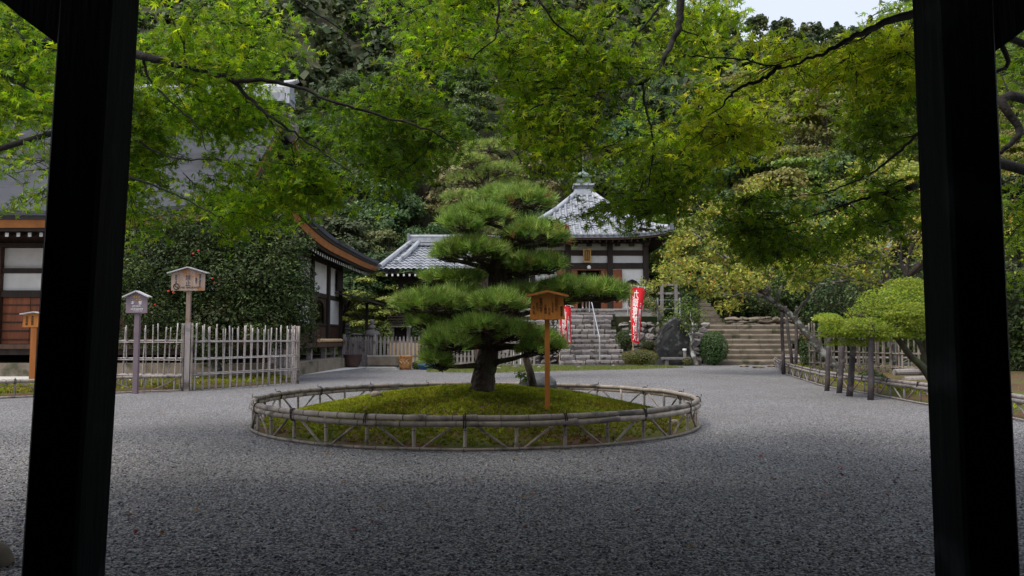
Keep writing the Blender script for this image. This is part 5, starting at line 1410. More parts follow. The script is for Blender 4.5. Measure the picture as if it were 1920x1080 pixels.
pads = [pad(985, 368, 68, 32, 0, 620), pad(935, 362, 50, 22, .35, 300), pad(900, 398, 66, 27, -.2, 560), pad(870, 418, 42, 20, -.5, 300), pad(1000, 430, 66, 34, -.25, 700), pad(1045, 440, 26, 26, .1, 220),
        pad(880, 462, 72, 32, -.35, 760), pad(930, 470, 60, 30, .3, 420), pad(840, 474, 34, 18, .1, 220), pad(1018, 492, 48, 28, -.1, 480), pad(965, 500, 60, 26, .35, 380), pad(860, 518, 66, 20, .25, 420), pad(812, 520, 22, 10, .3, 90),
        pad(812, 562, 74, 32, -.55, 820), pad(770, 566, 36, 22, -.2, 300), pad(862, 548, 44, 26, -.1, 360), pad(932, 562, 62, 28, -.75, 640), pad(985, 550, 60, 30, .1, 480), pad(1060, 535, 66, 28, .1, 560), pad(1118, 542, 58, 26, .0, 520), pad(1152, 548, 28, 20, -.05, 220), pad(1040, 556, 52, 20, .2, 280),
        pad(845, 632, 58, 36, -.6, 720), pad(820, 668, 34, 30, -.5, 400), pad(905, 606, 58, 24, -.8, 480), pad(965, 618, 50, 26, -.5, 440), pad(1012, 632, 40, 26, -.3, 340), pad(800, 600, 42, 16, -.2, 200), pad(1042, 646, 20, 16, -.2, 110), pad(998, 652, 34, 14, -.4, 170)]
pine(np_, tk, pads, .132, 4, 15, .66, w=.026)
# sapling by the boulder
q = P(974, 722, 11.2); sp = thing('sapling', 'little leafy sapling growing beside the boulder on the mound', 'shrub', (q.x, q.y, float(mound_h(q.x, q.y))))
lm_, tips = limb_tree((q.x, q.y, float(mound_h(q.x, q.y))), (0, 0, 1), .13, .007, 2, 8, .7, 3); limb_part(sp, lm_, 'bark', 5, 'stem', 'twigs'); tip_leaves('leaves', sp, tips, 3, .03, .055, [(.06, .12, .02), (.10, .17, .03)], None, 'leaf', 3)
# taller, paler pine behind
Y2 = 21.0
rp = thing('pine_tree', 'taller pale green layered pine rising behind the cloud-pruned pine', 'tree', (P(905, 690, Y2).x, Y2, 0))
tk2 = [(Vector((P(905, 690, Y2).x, Y2, -.05)), .2), (P(900, 600, Y2), .18), (P(905, 500, Y2), .15), (P(898, 420, Y2), .12), (P(910, 350, Y2), .09), (P(915, 300, Y2), .06), (P(918, 275, Y2), .03)]
def pad2(px, py, rx, ry, dy, n):
    y = Y2 + dy; k = y / F; return (P(px, py + ry * .2, y), (rx * k, rx * k * .8, ry * k), n)
RN = [(.22, .31, .07), (.28, .37, .09), (.17, .25, .065), (.34, .42, .12)]
pads2 = [pad2(922, 276, 52, 15, 0, 300), pad2(880, 300, 44, 13, -.3, 240), pad2(940, 318, 50, 15, -.2, 280), pad2(890, 335, 56, 16, .3, 300), pad2(870, 372, 46, 16, -.3, 260), pad2(925, 380, 50, 18, .2, 260), pad2(868, 412, 44, 16, .2, 220), pad2(930, 430, 60, 20, 0, 250), pad2(850, 395, 30, 12, 0, 120), pad2(960, 345, 34, 14, .2, 160)]
pine(rp, tk2, pads2, .15, 9, 12, 1.0, cols=RN, w=.035)

# ================================================================ shrubs
def shrub(label, px, py0, wpx, hpx, Y, n, size, cols, m='leaf', seed=1, z0=0, group=None, lump=.08, w=None, name='shrub', shell=.82):
    """round shrub: base at photograph row py0"""
    k = Y / F; X = P(px, 640, Y).x; h = hpx * k; t = thing(name, label, 'shrub', (X, Y, z0), group)
    stem = MB()
    for i in range(5):
        a = i * 1.256; stem.tube([(X + .05 * math.cos(a), Y + .05 * math.sin(a), z0 - .02), (X + .3 * wpx * k * math.cos(a) * .5, Y + .3 * wpx * k * math.sin(a) * .5, z0 + h * .5)], [.03, .015], 5)
    stem.build('stems', 'bark', t)
    core = rock((X, Y, z0 + h * .52), (wpx * k * .33, wpx * k * .32, h * .33), seed, 2, .1, .1); core.build('dark_core', M.setdefault('inner', nm('dark_core', (.012, .016, .006), (.03, .035, .012), 9, .95, .8, 30)), t)  # solid dark lump filling the middle of the shrub
    shrub_leaves('foliage', t, (X, Y, z0 + h * .5), (wpx * k * .5, wpx * k * .48, h * .5), n, size, cols, w, m, seed, lump, shell=shell); return t
TOP = [(.13, .16, .035), (.18, .20, .05), (.09, .12, .025), (.22, .20, .07)]
DK = [(.035, .07, .02), (.055, .10, .03), (.08, .13, .04), (.03, .05, .016)]
shrub('low clipped light green dome shrub at the foot of the red banner', 1200, 684, 71, 32, 30.6, 3800, .05, TOP, seed=2, z0=0.0)
shrub('round clipped green shrub tight against the rough stone steps', 1172, 652, 36, 38, 32.3, 1700, .055, DK + [(.10, .16, .04)], seed=3, z0=.62)
shrub('dark bushy shrub between the lichened tree and the wide brown steps', 1338, 676, 54, 64, 31.5, 3600, .07, [(.04, .085, .022), (.065, .12, .03), (.09, .15, .04)], seed=4)
shrub('small clipped shrub right of the offering table', 1287, 676, 17, 15, 31.0, 500, .05, TOP, seed=5)
shrub('mossy brown-green shrub hanging over the wall behind the banner', 1215, 660, 40, 26, 32.4, 1400, .05, [(.06, .065, .02), (.11, .10, .03), (.05, .07, .02)], seed=6, z0=.5)
shrub('broad shrub left of the steps under the pine branch', 1025, 650, 52, 46, 32.2, 2600, .06, [(.075, .11, .03), (.11, .15, .045), (.05, .08, .02)], seed=7, z0=.55)
shrub('yellow-green leafy shrub in front of the small dark shrine', 724, 640, 26, 50, 32.6, 900, .09, [(.22, .25, .05), (.16, .22, .05), (.30, .30, .07)], seed=8, z0=.7, lump=.4, shell=.3)
shrub('leafy weeds beside the rusty pot', 640, 688, 20, 22, 29.2, 500, .09, [(.10, .16, .04), (.16, .2, .05)], seed=9, lump=.4, shell=.3)
shrub('weedy green plant right of the brown pot', 781, 694, 18, 14, 27.4, 350, .08, [(.16, .2, .05), (.11, .16, .04)], seed=10, lump=.4, shell=.3)
shrub('low dark green azalea inside the moss garden fence', 1632, 725, 48, 24, 17.6, 1500, .055, [(.03, .055, .018), (.05, .08, .025)], seed=11, z0=.05, lump=.2)
shrub('dark evergreen shrub behind the slim signpost', 1520, 690, 44, 70, 27.0, 2200, .085, [(.03, .06, .018), (.05, .09, .025), (.07, .11, .03)], seed=12, lump=.3, shell=.5)
HG = 'undergrowth along the foot of the hill'
BL_ = ['dense bush behind the hall corner and the thin pagoda', 'dense bush behind the small dark shrine', 'bush on the slope under the annex eave', 'bush between the small dark shrine and the pine', 'bush seen through the arched hall window', 'bush seen beyond the hall back corner', 'bush on the terrace behind the grey frame', 'bush beside the narrow slab steps', 'bush above the low dark stone wall', 'bush behind the leaning cherry props', 'bush behind the slim signpost and fence end', 'bush behind the tall old lattice fence', 'bush behind the bowed maple trunk', 'large bush beyond the right gate post', 'tall leafy bush outside the right gate post']
for i, (px, py, w_, h_, Y) in enumerate(((668, 640, 60, 60, 36.2), (735, 630, 70, 70, 37.6), (700, 590, 80, 60, 39.8), (800, 620, 70, 80, 36.8), (596, 640, 60, 70, 38.5), (560, 640, 60, 90, 39.2), (1270, 600, 80, 80, 37.2), (1320, 580, 70, 80, 39.0), (1420, 570, 80, 70, 39.4), (1500, 600, 110, 130, 36.5), (1570, 620, 130, 190, 34.5), (1650, 620, 140, 210, 32.5), (1740, 640, 150, 210, 30.5), (1850, 650, 120, 160, 26), (1930, 640, 120, 200, 22))):
    z = max(0, hill_h(P(px, 640, Y).x, Y)) if not (1240 < px < 1520) else 1.7
    shrub(BL_[i], px, py, w_ * 1.1, h_, Y, int(1900 * max(1, w_ * h_ / 7000)), .14, [(.04, .075, .02), (.065, .11, .025), (.10, .15, .035), (.03, .05, .015)], 'leaf', 40 + i, z, HG, .3, shell=.45, name='bush')

# camellia by the hall
cb = thing('camellia_bush', 'big dark glossy camellia behind the bamboo fence with a few red blooms', 'bush', (-7.85, 20.4, 0))
lm_, tips = limb_tree((-7.8, 20.4, -.05), (0.05, 0, 1), 1.6, .13, 3, 5, .75, 4, .25); limb_part(cb, lm_, 'lichen_bark', 7, 'trunk', 'twigs', 1)
CAM = [(.034, .056, .016), (.052, .082, .022), (.080, .112, .032), (.105, .115, .045), (.024, .038, .013)]
gc = np.random.default_rng(71); LP = []
for (px, py, rx, ry, dy, nl) in ((420, 520, 150, 110, 0, 34), (330, 520, 100, 110, -.2, 24), (480, 470, 80, 64, .2, 16), (505, 540, 85, 80, -.3, 20), (380, 450, 100, 55, .1, 16), (285, 540, 70, 90, 0, 16), (440, 605, 130, 60, -.5, 22), (320, 610, 90, 60, -.5, 16), (550, 500, 40, 70, .2, 10), (548, 585, 44, 66, .2, 10), (470, 432, 60, 30, .2, 8)):
    Yc = 20.4 + dy; kk = Yc / F; c = np.array(tuple(P(px, py, Yc))); d = unit(gc.normal(0, 1, (nl, 3))); d[:, 1] -= .35; d = unit(d)
    LP += [(c + q * [rx * kk, min(rx * kk, 1.5), ry * kk] * gc.uniform(.7, 1.0), gc.uniform(.30, .58)) for q in d]
    shrub_leaves('foliage', cb, c, (rx * kk * .9, min(rx * kk, 1.4), ry * kk * .9), nl * 130, .10, CAM, [4, 4, 1, .3, 5], 'gloss_leaf', 70 + px, .3, shell=.2)
for i, (c, rad) in enumerate(LP):
    shrub_leaves('leaf_cluster', cb, c, (rad, rad, rad * .72), int(620 * rad ** 1.5 + 60), .088, np.array(CAM) * gc.uniform(.65, 1.5), [4, 4, 3, 1, 2], 'gloss_leaf', 200 + i, .25, shell=.55, upbias=.8)
fl_ = np.array([tuple(P(x, y, 18.75 + rnd.uniform(-.05, .1))) for x, y in ((316, 546), (325, 548), (352, 560), (291, 571), (283, 575), (402, 530), (398, 522), (362, 476), (340, 640), (372, 470))])
for i, p_ in enumerate(fl_):
    mb = rock(p_, (.035, .035, .03), i, 1, .3); mb.build('flower', M.setdefault('camellia', nm('camellia_red', (.50, .03, .02), (.65, .08, .04), 6, .6)), cb)

# ================================================================ foreground maples
LEAFC_ = {'g': ([(.150, .262, .012), (.215, .325, .018), (.29, .385, .022), (.10, .18, .012), (.39, .45, .03)], [4, 4, 3, 2, 2.2]),  # last yellow-green also paints lit highlights among the leaves
          'd': ([(.105, .185, .014), (.145, .225, .016), (.20, .27, .02), (.08, .145, .014)], [4, 4, 2.5, 2]),
          'y': ([(.46, .51, .036), (.36, .46, .028), (.56, .57, .06), (.27, .40, .022), (.52, .42, .06)], [4, 4, 2.5, 3.5, .25])}
def maple(label, base, limbs, regions, seed, per=32, leaf=.059, single=300):
    """limbs: [(start point or None, [(px,py,Y)...], r0, r1)]; regions: [(pixel polygon, Y0, Y1, sprays, palette)]"""
    root = thing('maple_tree', label, 'tree', base); r = random.Random(seed); g = np.random.default_rng(seed)
    nodes = []; nrad = []
    for k, (pre, pts, r0, r1) in enumerate(limbs):
        w = [Vector(p) for p in pre] + [P(p[0], p[1], p[2] - .35) for p in pts]; sp = smooth_path(w, 6)
        for i in range(1, len(sp) - 1): sp[i] = sp[i] + Vector((r.gauss(0, .005), r.gauss(0, .006), r.gauss(0, .005)))
        n = len(sp); ra = [r1 + (r0 - r1) * (1 - i / (n - 1)) ** (2.6 if len(pre) else 1.2) for i in range(n)]
        MB().tube(sp, ra, 9).build('trunk' if k == 0 else 'limb', 'maple_bark', root, True)
        for i in range(n):
            if k > 0 or i > n * .55: nodes.append(sp[i]); nrad.append(ra[i])
    A = []
    for poly, y0, y1, ns, pal in regions:
        want = int(ns * .92); got = 0
        for (px, py) in sample_poly(poly, ns * 6, g):                 # sprays gather in bunches with gaps between
            q = P(px, py, g.uniform(y0, y1) + .45)
            dn = .65 * float(vnoise(q.x + q.y * .35, q.z, .62, seed)) + .35 * float(vnoise(q.x - q.y * .5, q.z, .27, seed + 3))
            if dn < .475 + .1 * g.uniform(): continue
            A.append((q, pal)); got += 1
            if got >= want: break
    nd = np.array([tuple(p) for p in nodes])
    A.sort(key=lambda a: float(np.min(np.linalg.norm(nd - np.array(a[0]), axis=1))))
    tw = MB(); acc = {}
    NP = [np.array(tuple(p)) for p in nodes]; NR = list(nrad)
    buf = np.array(NP)
    for c, pal in A:
        ca = np.array(c); d = np.linalg.norm(buf - ca, axis=1) + np.maximum(0, buf[:, 2] * 0); i = int(d.argmin()); s = Vector(buf[i]); L = (c - s).length
        ra = min(NR[i] * .6, .007 + .004 * L)
        mid = s.lerp(c, .5) + Vector((r.gauss(0, .08), r.gauss(0, .08), .05 + r.gauss(0, .06))) * L
        q1 = s.lerp(mid, .55) + Vector((r.gauss(0, .02), r.gauss(0, .02), r.gauss(0, .02))) * L; q2 = mid.lerp(c, .55) + Vector((r.gauss(0, .03), r.gauss(0, .03), .02)) * L
        pts = [s, q1, mid, q2, c]; tw.tube(pts, [ra, ra * .8, ra * .62, ra * .48, .0028], 5, False)
        new = np.array([tuple(q1), tuple(mid), tuple(q2), tuple(c)]); buf = np.vstack([buf, new]); NR += [ra * .8, ra * .65, ra * .5, .0035]
        # flat spray of leaves round the twig end
        dirh = (c - mid); dirh.z *= .4; dirh = dirh.normalized() if dirh.length > 1e-4 else Vector((1, 0, 0)); sd = dirh.cross(Vector((0, 0, 1))); sd = sd.normalized() if sd.length > .1 else Vector((0, 1, 0))
        n = int(per * r.uniform(.6, 1.3)); u = g.uniform(-.55, 1.0, n); v = g.normal(0, .42, n) * (1 - .35 * np.abs(u)); sz = r.uniform(.24, .38)
        slope = r.uniform(-.45, -.05)
        pos = ca + np.outer(u * sz, np.array(dirh)) + np.outer(v * sz, np.array(sd)); pos[:, 2] += g.normal(0, .022, n) + slope * np.clip(u, 0, 1) * sz - .10 * sz * v * v
        nr = np.array([0, -.25, .5]) + g.normal(0, .62, (n, 3)); cols, w = LEAFC_[pal]
        cc = palette(n, cols, w, .22, g) * r.uniform(.62, 1.22)  # random spray tone puts shaded and bright leaves into the colour
        odd = g.uniform(0, 1, n) < .0003
        cc[odd] = np.array([.5, .08, .02])
        a = acc.setdefault('all', [[], [], [], []]); a[0].append(pos); a[1].append(nr); a[2].append(leaf * g.uniform(.7, 1.25, n)); a[3].append(cc)
        for q in range(4):
            e = Vector(pos[r.randrange(n)]); tw.tube([mid.lerp(c, .4 + .15 * q), (mid.lerp(c, .6 + .1 * q)).lerp(e, .5) + Vector((0, 0, .015)), e], [.0035, .0025, .0015], 4, False)
    tag(tw.build('twigs', 'maple_bark', root), kind='stuff')
    pos, nr, s, col = [np.concatenate(x) for x in acc['all']]
    # leaf tips point away from the trunk and hang
    rot = frames(nr, g.uniform(0, 6.283, len(pos)))
    px_size = s / pos[:, 1]; vis = (np.abs(pos[:, 0] / pos[:, 1]) < .62) & ((pos[:, 2] - H) / pos[:, 1] < .44)
    order = np.argsort(-(px_size * vis)); big = order[:single]; rest = order[single:]
    scatter('leaves', MAPLE_V, MAPLE_F, pos[rest], rot[rest], s[rest], col[rest], 'maple_leaf', root, 'stuff')
    protos = {}
    for i in big:
        key = int(np.argmin([abs(col[i][0] / max(col[i][1], .01) - t) for t in (.5, .6, .75, 1.0, 1.5)]))
        if key not in protos:
            me = bpy.data.meshes.new('maple_leaf'); me.from_pydata([tuple(v) for v in MAPLE_V], [], MAPLE_F); me.update()
            ca_ = me.color_attributes.new('Col', 'FLOAT_COLOR', 'POINT'); ca_.data.foreach_set('color', np.tile([*col[i], 1.0], len(MAPLE_V)).astype(np.float32)); me.materials.append(M['maple_leaf']); protos[key] = me
        o = bpy.data.objects.new('maple_leaf', protos[key]); COL.objects.link(o); o.parent = root
        mt = Matrix(rot[i].tolist()).to_4x4(); mt.translation = Vector(pos[i]) - Vector(base); o.matrix_local = mt @ Matrix.Scale(float(s[i]), 4)
    return root

LX, LY = -8.6, 8.2
maple('spreading green maple reaching in from the left, its limbs passing behind the left post', (LX, LY, 0),
      [([(LX, LY, -.1), (LX + .1, LY, 1.4), (LX + .5, LY - .1, 2.6), (LX + 1.5, LY - .5, 3.5)], [(120, 75, 7.0), (250, 103, 6.6), (300, 113, 6.5), (360, 127, 6.5), (415, 141, 6.5), (440, 153, 6.5)], .16, .022),
       ([], [(440, 153, 6.5), (500, 151, 6.4), (560, 166, 6.4), (640, 196, 6.3), (720, 219, 6.3), (790, 240, 6.2), (850, 268, 6.2)], .020, .005),
       ([], [(438, 153, 6.5), (470, 188, 6.5), (510, 220, 6.4), (560, 255, 6.4), (610, 290, 6.4), (660, 325, 6.3)], .018, .005),
       ([(LX + .2, LY, 1.9), (LX + 1.2, LY - .3, 2.4)], [(150, 235, 7.2), (240, 256, 7.0), (285, 280, 7.0), (335, 297, 6.9), (405, 300, 6.8)], .06, .006),
       ([], [(268, 108, 6.55), (280, 148, 6.6), (320, 190, 6.6), (370, 238, 6.6), (385, 280, 6.6)], .012, .004),
       ([(LX + .4, LY - .1, 2.4)], [(-60, 120, 7.6), (0, 140, 7.4), (50, 165, 7.2), (100, 192, 7.0), (150, 215, 6.9)], .05, .012),
       ([(LX + .9, LY - .3, 3.1)], [(-40, -10, 7.4), (0, 25, 7.2), (40, 66, 7.0), (75, 110, 6.9)], .045, .01),
       ([(LX + 1.5, LY - .5, 3.5), (-4.6, 6.2, 4.3)], [(420, -60, 6.2), (520, -20, 6.0), (600, 30, 6.0), (660, 70, 6.0)], .05, .006),
       ([], [(240, 330, 6.9), (300, 352, 6.8), (360, 380, 6.7), (420, 410, 6.6)], .012, .004)],
      [([(250, -40), (540, -40), (560, 60), (535, 120), (520, 150), (540, 190), (400, 240), (250, 240)], 5.4, 8.0, 200, 'g'),
       ([(-30, -30), (110, -30), (105, 385), (60, 395), (-30, 380)], 5.6, 8.2, 200, 'g'),
       ([(-30, 170), (108, 170), (100, 385), (-30, 385)], 5.8, 8.0, 80, 'g'),
       ([(235, 240), (500, 200), (640, 170), (720, 130), (820, 200), (850, 262), (820, 290), (750, 345), (690, 385), (600, 372), (480, 300), (420, 330), (240, 330)], 5.6, 7.6, 250, 'd'),
       ([(235, 190), (500, 190), (520, 300), (480, 330), (330, 340), (235, 330)], 6.0, 8.2, 140, 'g'),
       ([(235, 60), (330, 60), (330, 440), (240, 440)], 6.0, 8.0, 60, 'd'),
       ([(235, 320), (330, 320), (480, 330), (510, 370), (470, 410), (400, 400), (340, 395), (300, 455), (260, 450), (235, 420)], 6.0, 7.8, 110, 'g'),
       ([(500, 290), (700, 300), (760, 345), (690, 385), (620, 378), (520, 370)], 5.8, 7.2, 70, 'g'),
       ([(640, -40), (880, -40), (880, 50), (800, 100), (750, 80), (690, 40)], 5.0, 7.0, 52, 'g'),
       ([(740, 70), (880, 40), (920, 70), (900, 120), (830, 160), (770, 130)], 5.2, 7.0, 30, 'g')], 21)
RX, RY = 8.2, 7.6
maple('large maple reaching in from the right with bright yellowish sprays', (RX, RY, 0),
      [([(RX, RY, -.1), (RX - .1, RY, 1.5), (RX - .8, RY - .4, 3.0), (RX - 2.4, RY - .8, 4.4), (3.4, 6.5, 5.2)], [(1300, -130, 6.5), (1280, -20, 6.5), (1273, 45, 6.5), (1262, 78, 6.5), (1246, 105, 6.4), (1236, 130, 6.4), (1200, 157, 6.4)], .17, .018),
       ([], [(1200, 157, 6.4), (1150, 163, 6.3), (1090, 172, 6.3), (1020, 196, 6.2), (975, 215, 6.2)], .014, .004),
       ([], [(1205, 156, 6.4), (1210, 200, 6.4), (1224, 255, 6.3), (1222, 310, 6.3), (1215, 350, 6.3)], .013, .004),
       ([], [(1238, 10, 6.4), (1212, 44, 6.4), (1192, 70, 6.4), (1180, 112, 6.4), (1200, 157, 6.4)], .010, .008),
       ([(RX - .5, RY - .3, 2.6)], [(1850, -30, 5.4), (1720, 22, 5.2), (1650, 45, 5.1), (1600, 70, 5.0), (1550, 96, 5.0), (1500, 119, 5.0), (1465, 126, 5.0), (1400, 113, 4.9), (1350, 107, 4.9), (1290, 104, 4.9)], .05, .004),
       ([], [(1465, 126, 5.0), (1430, 149, 5.0), (1395, 161, 5.0), (1368, 180, 5.0), (1355, 200, 5.0), (1328, 217, 4.9)], .015, .003),
       ([(RX - .1, RY, 1.7)], [(1860, 300, 6.6), (1722, 347, 6.2), (1690, 358, 6.2), (1640, 366, 6.1), (1590, 382, 6.1), (1530, 402, 6.0), (1470, 424, 6.0), (1405, 433, 5.9)], .06, .004),
       ([], [(1735, 240, 6.0), (1690, 282, 6.0), (1640, 320, 6.0), (1585, 347, 5.9), (1530, 365, 5.9), (1480, 367, 5.8)], .013, .003),
       ([(RX - .3, RY - .2, 2.2)], [(1935, 190, 6.4), (1910, 250, 6.2), (1885, 278, 6.2), (1850, 290, 6.2), (1760, 270, 6.1)], .06, .014),
       ([(RX - 2.4, RY - .8, 4.4), (2.2, 5.6, 4.8)], [(1000, -80, 5.8), (940, -20, 5.8), (934, 40, 5.8), (925, 75, 5.8), (880, 110, 5.8)], .05, .005),
       ([], [(1000, -20, 5.8), (1040, 40, 5.8), (1090, 80, 5.9), (1110, 110, 5.9)], .010, .003),
       ([(RX - .4, RY - .3, 2.4)], [(1950, 95, 5.6), (1890, 125, 5.6), (1850, 142, 5.6)], .05, .012)],
      [([(870, -40), (1200, -40), (1370, -40), (1390, 60), (1300, 130), (1190, 140), (960, 130), (900, 90)], 5.2, 7.4, 170, 'g'),
       ([(960, 130), (1200, 120), (1330, 160), (1340, 280), (1250, 330), (1130, 320), (1090, 290), (1030, 290), (965, 230)], 5.2, 7.6, 185, 'g'),
       ([(1125, 300), (1330, 260), (1300, 340), (1260, 395), (1200, 410), (1130, 400), (1085, 415), (1120, 360)], 5.6, 7.0, 84, 'd'),
       ([(1290, 70), (1450, 90), (1440, 230), (1400, 275), (1330, 285), (1290, 220)], 4.8, 6.0, 70, 'y'),
       ([(1400, 80), (1600, 80), (1700, 20), (1720, 100), (1600, 150), (1540, 150), (1440, 130)], 4.6, 5.6, 58, 'y'),
       ([(1640, 0), (1730, -30), (1730, 200), (1640, 180)], 4.8, 6.2, 34, 'g'),
       ([(1630, 200), (1730, 130), (1730, 340), (1650, 330), (1610, 280)], 5.4, 7.0, 72, 'd'),
       ([(1370, 370), (1560, 340), (1730, 330), (1730, 400), (1600, 430), (1540, 480), (1430, 475), (1370, 420)], 5.2, 7.0, 150, 'd'),
       ([(1850, 30), (1960, 0), (1960, 540), (1870, 520)], 5.6, 8.0, 72, 'd')], 33)
# ================================================================ garden trees on the right
CH = [(.35, .39, .08), (.43, .43, .10), (.26, .34, .06), (.48, .40, .10), (.55, .22, .06), (.19, .28, .05)]
def garden_tree(name, label, base, dirv, L, rad, lev, seed, m_bark, per, sprd, size, cols, w, spread=.6, kids=3, up=.12, tv=LEAF_V, tf=LEAF_F, m='leaf', droop=.05, extra=None, flat=.6):
    t = thing(name, label, 'tree', base)
    limbs, tips = limb_tree((base[0], base[1], base[2] - .05), dirv, L, rad, lev, seed, spread, kids, up)
    for (st, dv, l2, r2, lv2, sd) in (extra or []):
        a, b = limb_tree(st, dv, l2, r2, lv2, sd, spread, kids, up); limbs += a; tips += b
    limb_part(t, limbs, m_bark, 8, split=1)
    tip_leaves('foliage', t, tips, per, sprd, size, cols, w, m, seed, tv, tf, flat, .8, droop); return t, tips
def px_tree(name, label, trunk, rad, targets, seed, m_bark, per, sprd, size, cols, w, m='leaf', tv=LEAF_V, tf=LEAF_F, droop=.05, flat=.55, lev=2, L=.9, spread=.7):
    """trunk polyline of world points, then boughs grown from its upper end towards the target points"""
    b = trunk[0]; t = thing(name, label, 'tree', (b[0], b[1], max(b[2], 0)))
    sp = smooth_path([Vector(p) for p in trunk], 5); n = len(sp)
    MB().tube(sp, [rad * (1 - .55 * i / (n - 1)) for i in range(n)], 9).build('trunk', m_bark, t, True)
    tips = []; tw = MB(); r = random.Random(seed)
    for k, (c, ln) in enumerate(targets):
        c = Vector(c); s = min(sp[n // 3:], key=lambda q: (q - c).length + max(0, q.z - c.z) * .6); d = c - s; D = d.length
        mid = s.lerp(c, .5) + Vector((r.gauss(0, .08), r.gauss(0, .08), .08)) * D
        r0 = rad * .42
        MB().tube(smooth_path([s, mid, c], 4), [r0 * (1 - .6 * i / 8) for i in range(9)], 7).build('bough', m_bark, t, True)
        limbs, tp = limb_tree(c, d.normalized() + Vector((0, 0, .1)), ln, r0 * .4, lev, seed * 31 + k, spread, 3, .08, .004, .16); tips += tp
        l2, tp2 = limb_tree(mid, (d.normalized() + Vector((r.gauss(0, .6), r.gauss(0, .6), .4))), ln * .8, r0 * .35, max(lev - 1, 1), seed * 37 + k, spread, 3, .1, .004, .16); tips += tp2
        for pts, rr, _ in limbs + l2: tw.tube(pts, rr, 5, False)
    tag(tw.build('twigs', m_bark, t, True), kind='stuff')
    tip_leaves('foliage', t, tips, per, sprd, size, cols, w, m, seed, tv, tf, flat, .8, droop); return t

# leaning lichened cherry with yellowing leaves
a0 = P(1585, 700, 22.6); a0.z = 0
px_tree('cherry_tree', 'leaning lichen-white cherry tree with yellow and orange leaves on dark props',
        [a0, P(1556, 676, 22.8), P(1510, 622, 23.2), P(1480, 588, 23.6), P(1440, 560, 24)], .15,
        [(P(1400, 520, 24), 1.1), (P(1340, 470, 24.2), 1.0), (P(1310, 540, 24), .9), (P(1450, 500, 23.4), 1.0), (P(1390, 450, 24.6), 1.0), (P(1300, 500, 24.5), .7), (P(1480, 520, 23), .9), (P(1350, 545, 23.6), .8), (P(1440, 540, 22.6), .7), (P(1330, 420, 24.6), .7), (P(1530, 540, 22.8), .8), (P(1375, 555, 23), .6), (P(1420, 400, 24.5), .7)],
        5, 'lichen_bark', 13, .15, .13, CH, [4, 3.5, 4, 1.5, .35, 2.5], droop=.04)
px_tree('cherry_tree', 'upright grey cherry with golden thinning leaves behind the small maple',
        [Vector((10.9, 21.5, -.05)), P(1665, 600, 21.4), P(1660, 500, 21.2), P(1668, 455, 21.2)], .17,
        [(P(1600, 460, 21), 1.0), (P(1640, 420, 21.3), 1.0), (P(1700, 440, 21), 1.0), (P(1580, 500, 20.8), .9), (P(1720, 400, 21.4), 1.0), (P(1660, 390, 21.5), .9), (P(1560, 530, 21), .8), (P(1610, 525, 20.6), .8), (P(1700, 500, 20.6), .9), (P(1770, 450, 21), 1.1), (P(1530, 480, 21.2), .8), (P(1650, 480, 20.5), .8)],
        6, 'lichen_bark', 11, .15, .11, [(.37, .39, .065), (.30, .37, .06), (.45, .42, .08), (.20, .29, .045), (.5, .17, .05)], [4, 4, 2.5, 3.5, .2])
px_tree('cherry_tree', 'dark leaning cherry trunk rising beyond the right post with golden leaves',
        [P(1820, 690, 19.5), P(1760, 610, 19.6), P(1715, 560, 19.8), P(1700, 520, 20)], .14,
        [(P(1690, 470, 20), .9), (P(1740, 430, 20), 1.0), (P(1800, 420, 19.6), 1.1), (P(1860, 400, 19), 1.1), (P(1900, 460, 18.6), 1.0)],
        16, 'bark', 9, .13, .10, [(.36, .35, .055), (.26, .30, .05), (.44, .36, .06)], None)
# small dome-pruned maple with bent trunk
m0 = P(1760, 715, 14.8); m0.z = 0.05
sm = thing('maple_tree', 'low dome-shaped light green maple with a bowed mossy trunk inside the fence', 'tree', (m0.x, m0.y, 0))
for pts, r0, r1 in (([m0, P(1733, 692, 14.8), P(1705, 665, 14.7), P(1680, 632, 14.6), P(1645, 606, 14.5), P(1610, 590, 14.4)], .085, .03), ([P(1742, 700, 14.8), P(1728, 650, 15.0), P(1700, 620, 15.1), P(1650, 598, 15.2), P(1625, 590, 15.2)], .07, .03), ([P(1745, 690, 14.9), P(1735, 620, 14.9), P(1720, 575, 14.9)], .07, .03)):
    sp_ = smooth_path([Vector(p) for p in pts], 5); n = len(sp_); MB().tube(sp_, [r0 + (r1 - r0) * i / (n - 1) for i in range(n)], 9).build('trunk', 'mossy_bark', sm, True)
g = np.random.default_rng(4)
SMC = [(.20, .285, .038), (.27, .34, .05), (.14, .215, .03), (.35, .37, .07)]
def dome(px, py, rx, ry, Y, n, seed):
    gg = np.random.default_rng(seed); k = Y / F; c = np.array(tuple(P(px, py, Y))); d = unit(gg.normal(0, 1, (n, 3))); d[:, 2] = np.abs(d[:, 2]) - .18
    rr = .55 + .5 * gg.uniform(0, 1, n) ** .7 + .05 * np.sin(d[:, 0] * 9 + seed) + .05 * np.sin(d[:, 2] * 14)
    pos = c + d * rr[:, None] * [rx * k, min(rx * k, 1.1), ry * k]; nr = d * .6 + [0, -.1, .6] + gg.normal(0, .5, (n, 3))
    scatter('foliage', MAPLE_V, MAPLE_F, pos, frames(nr, gg.uniform(0, 6.28, n)), gg.uniform(.032, .05, n), palette(n, SMC, [4, 3, 3, 1.5], .26, gg), 'maple_leaf', sm, 'stuff')
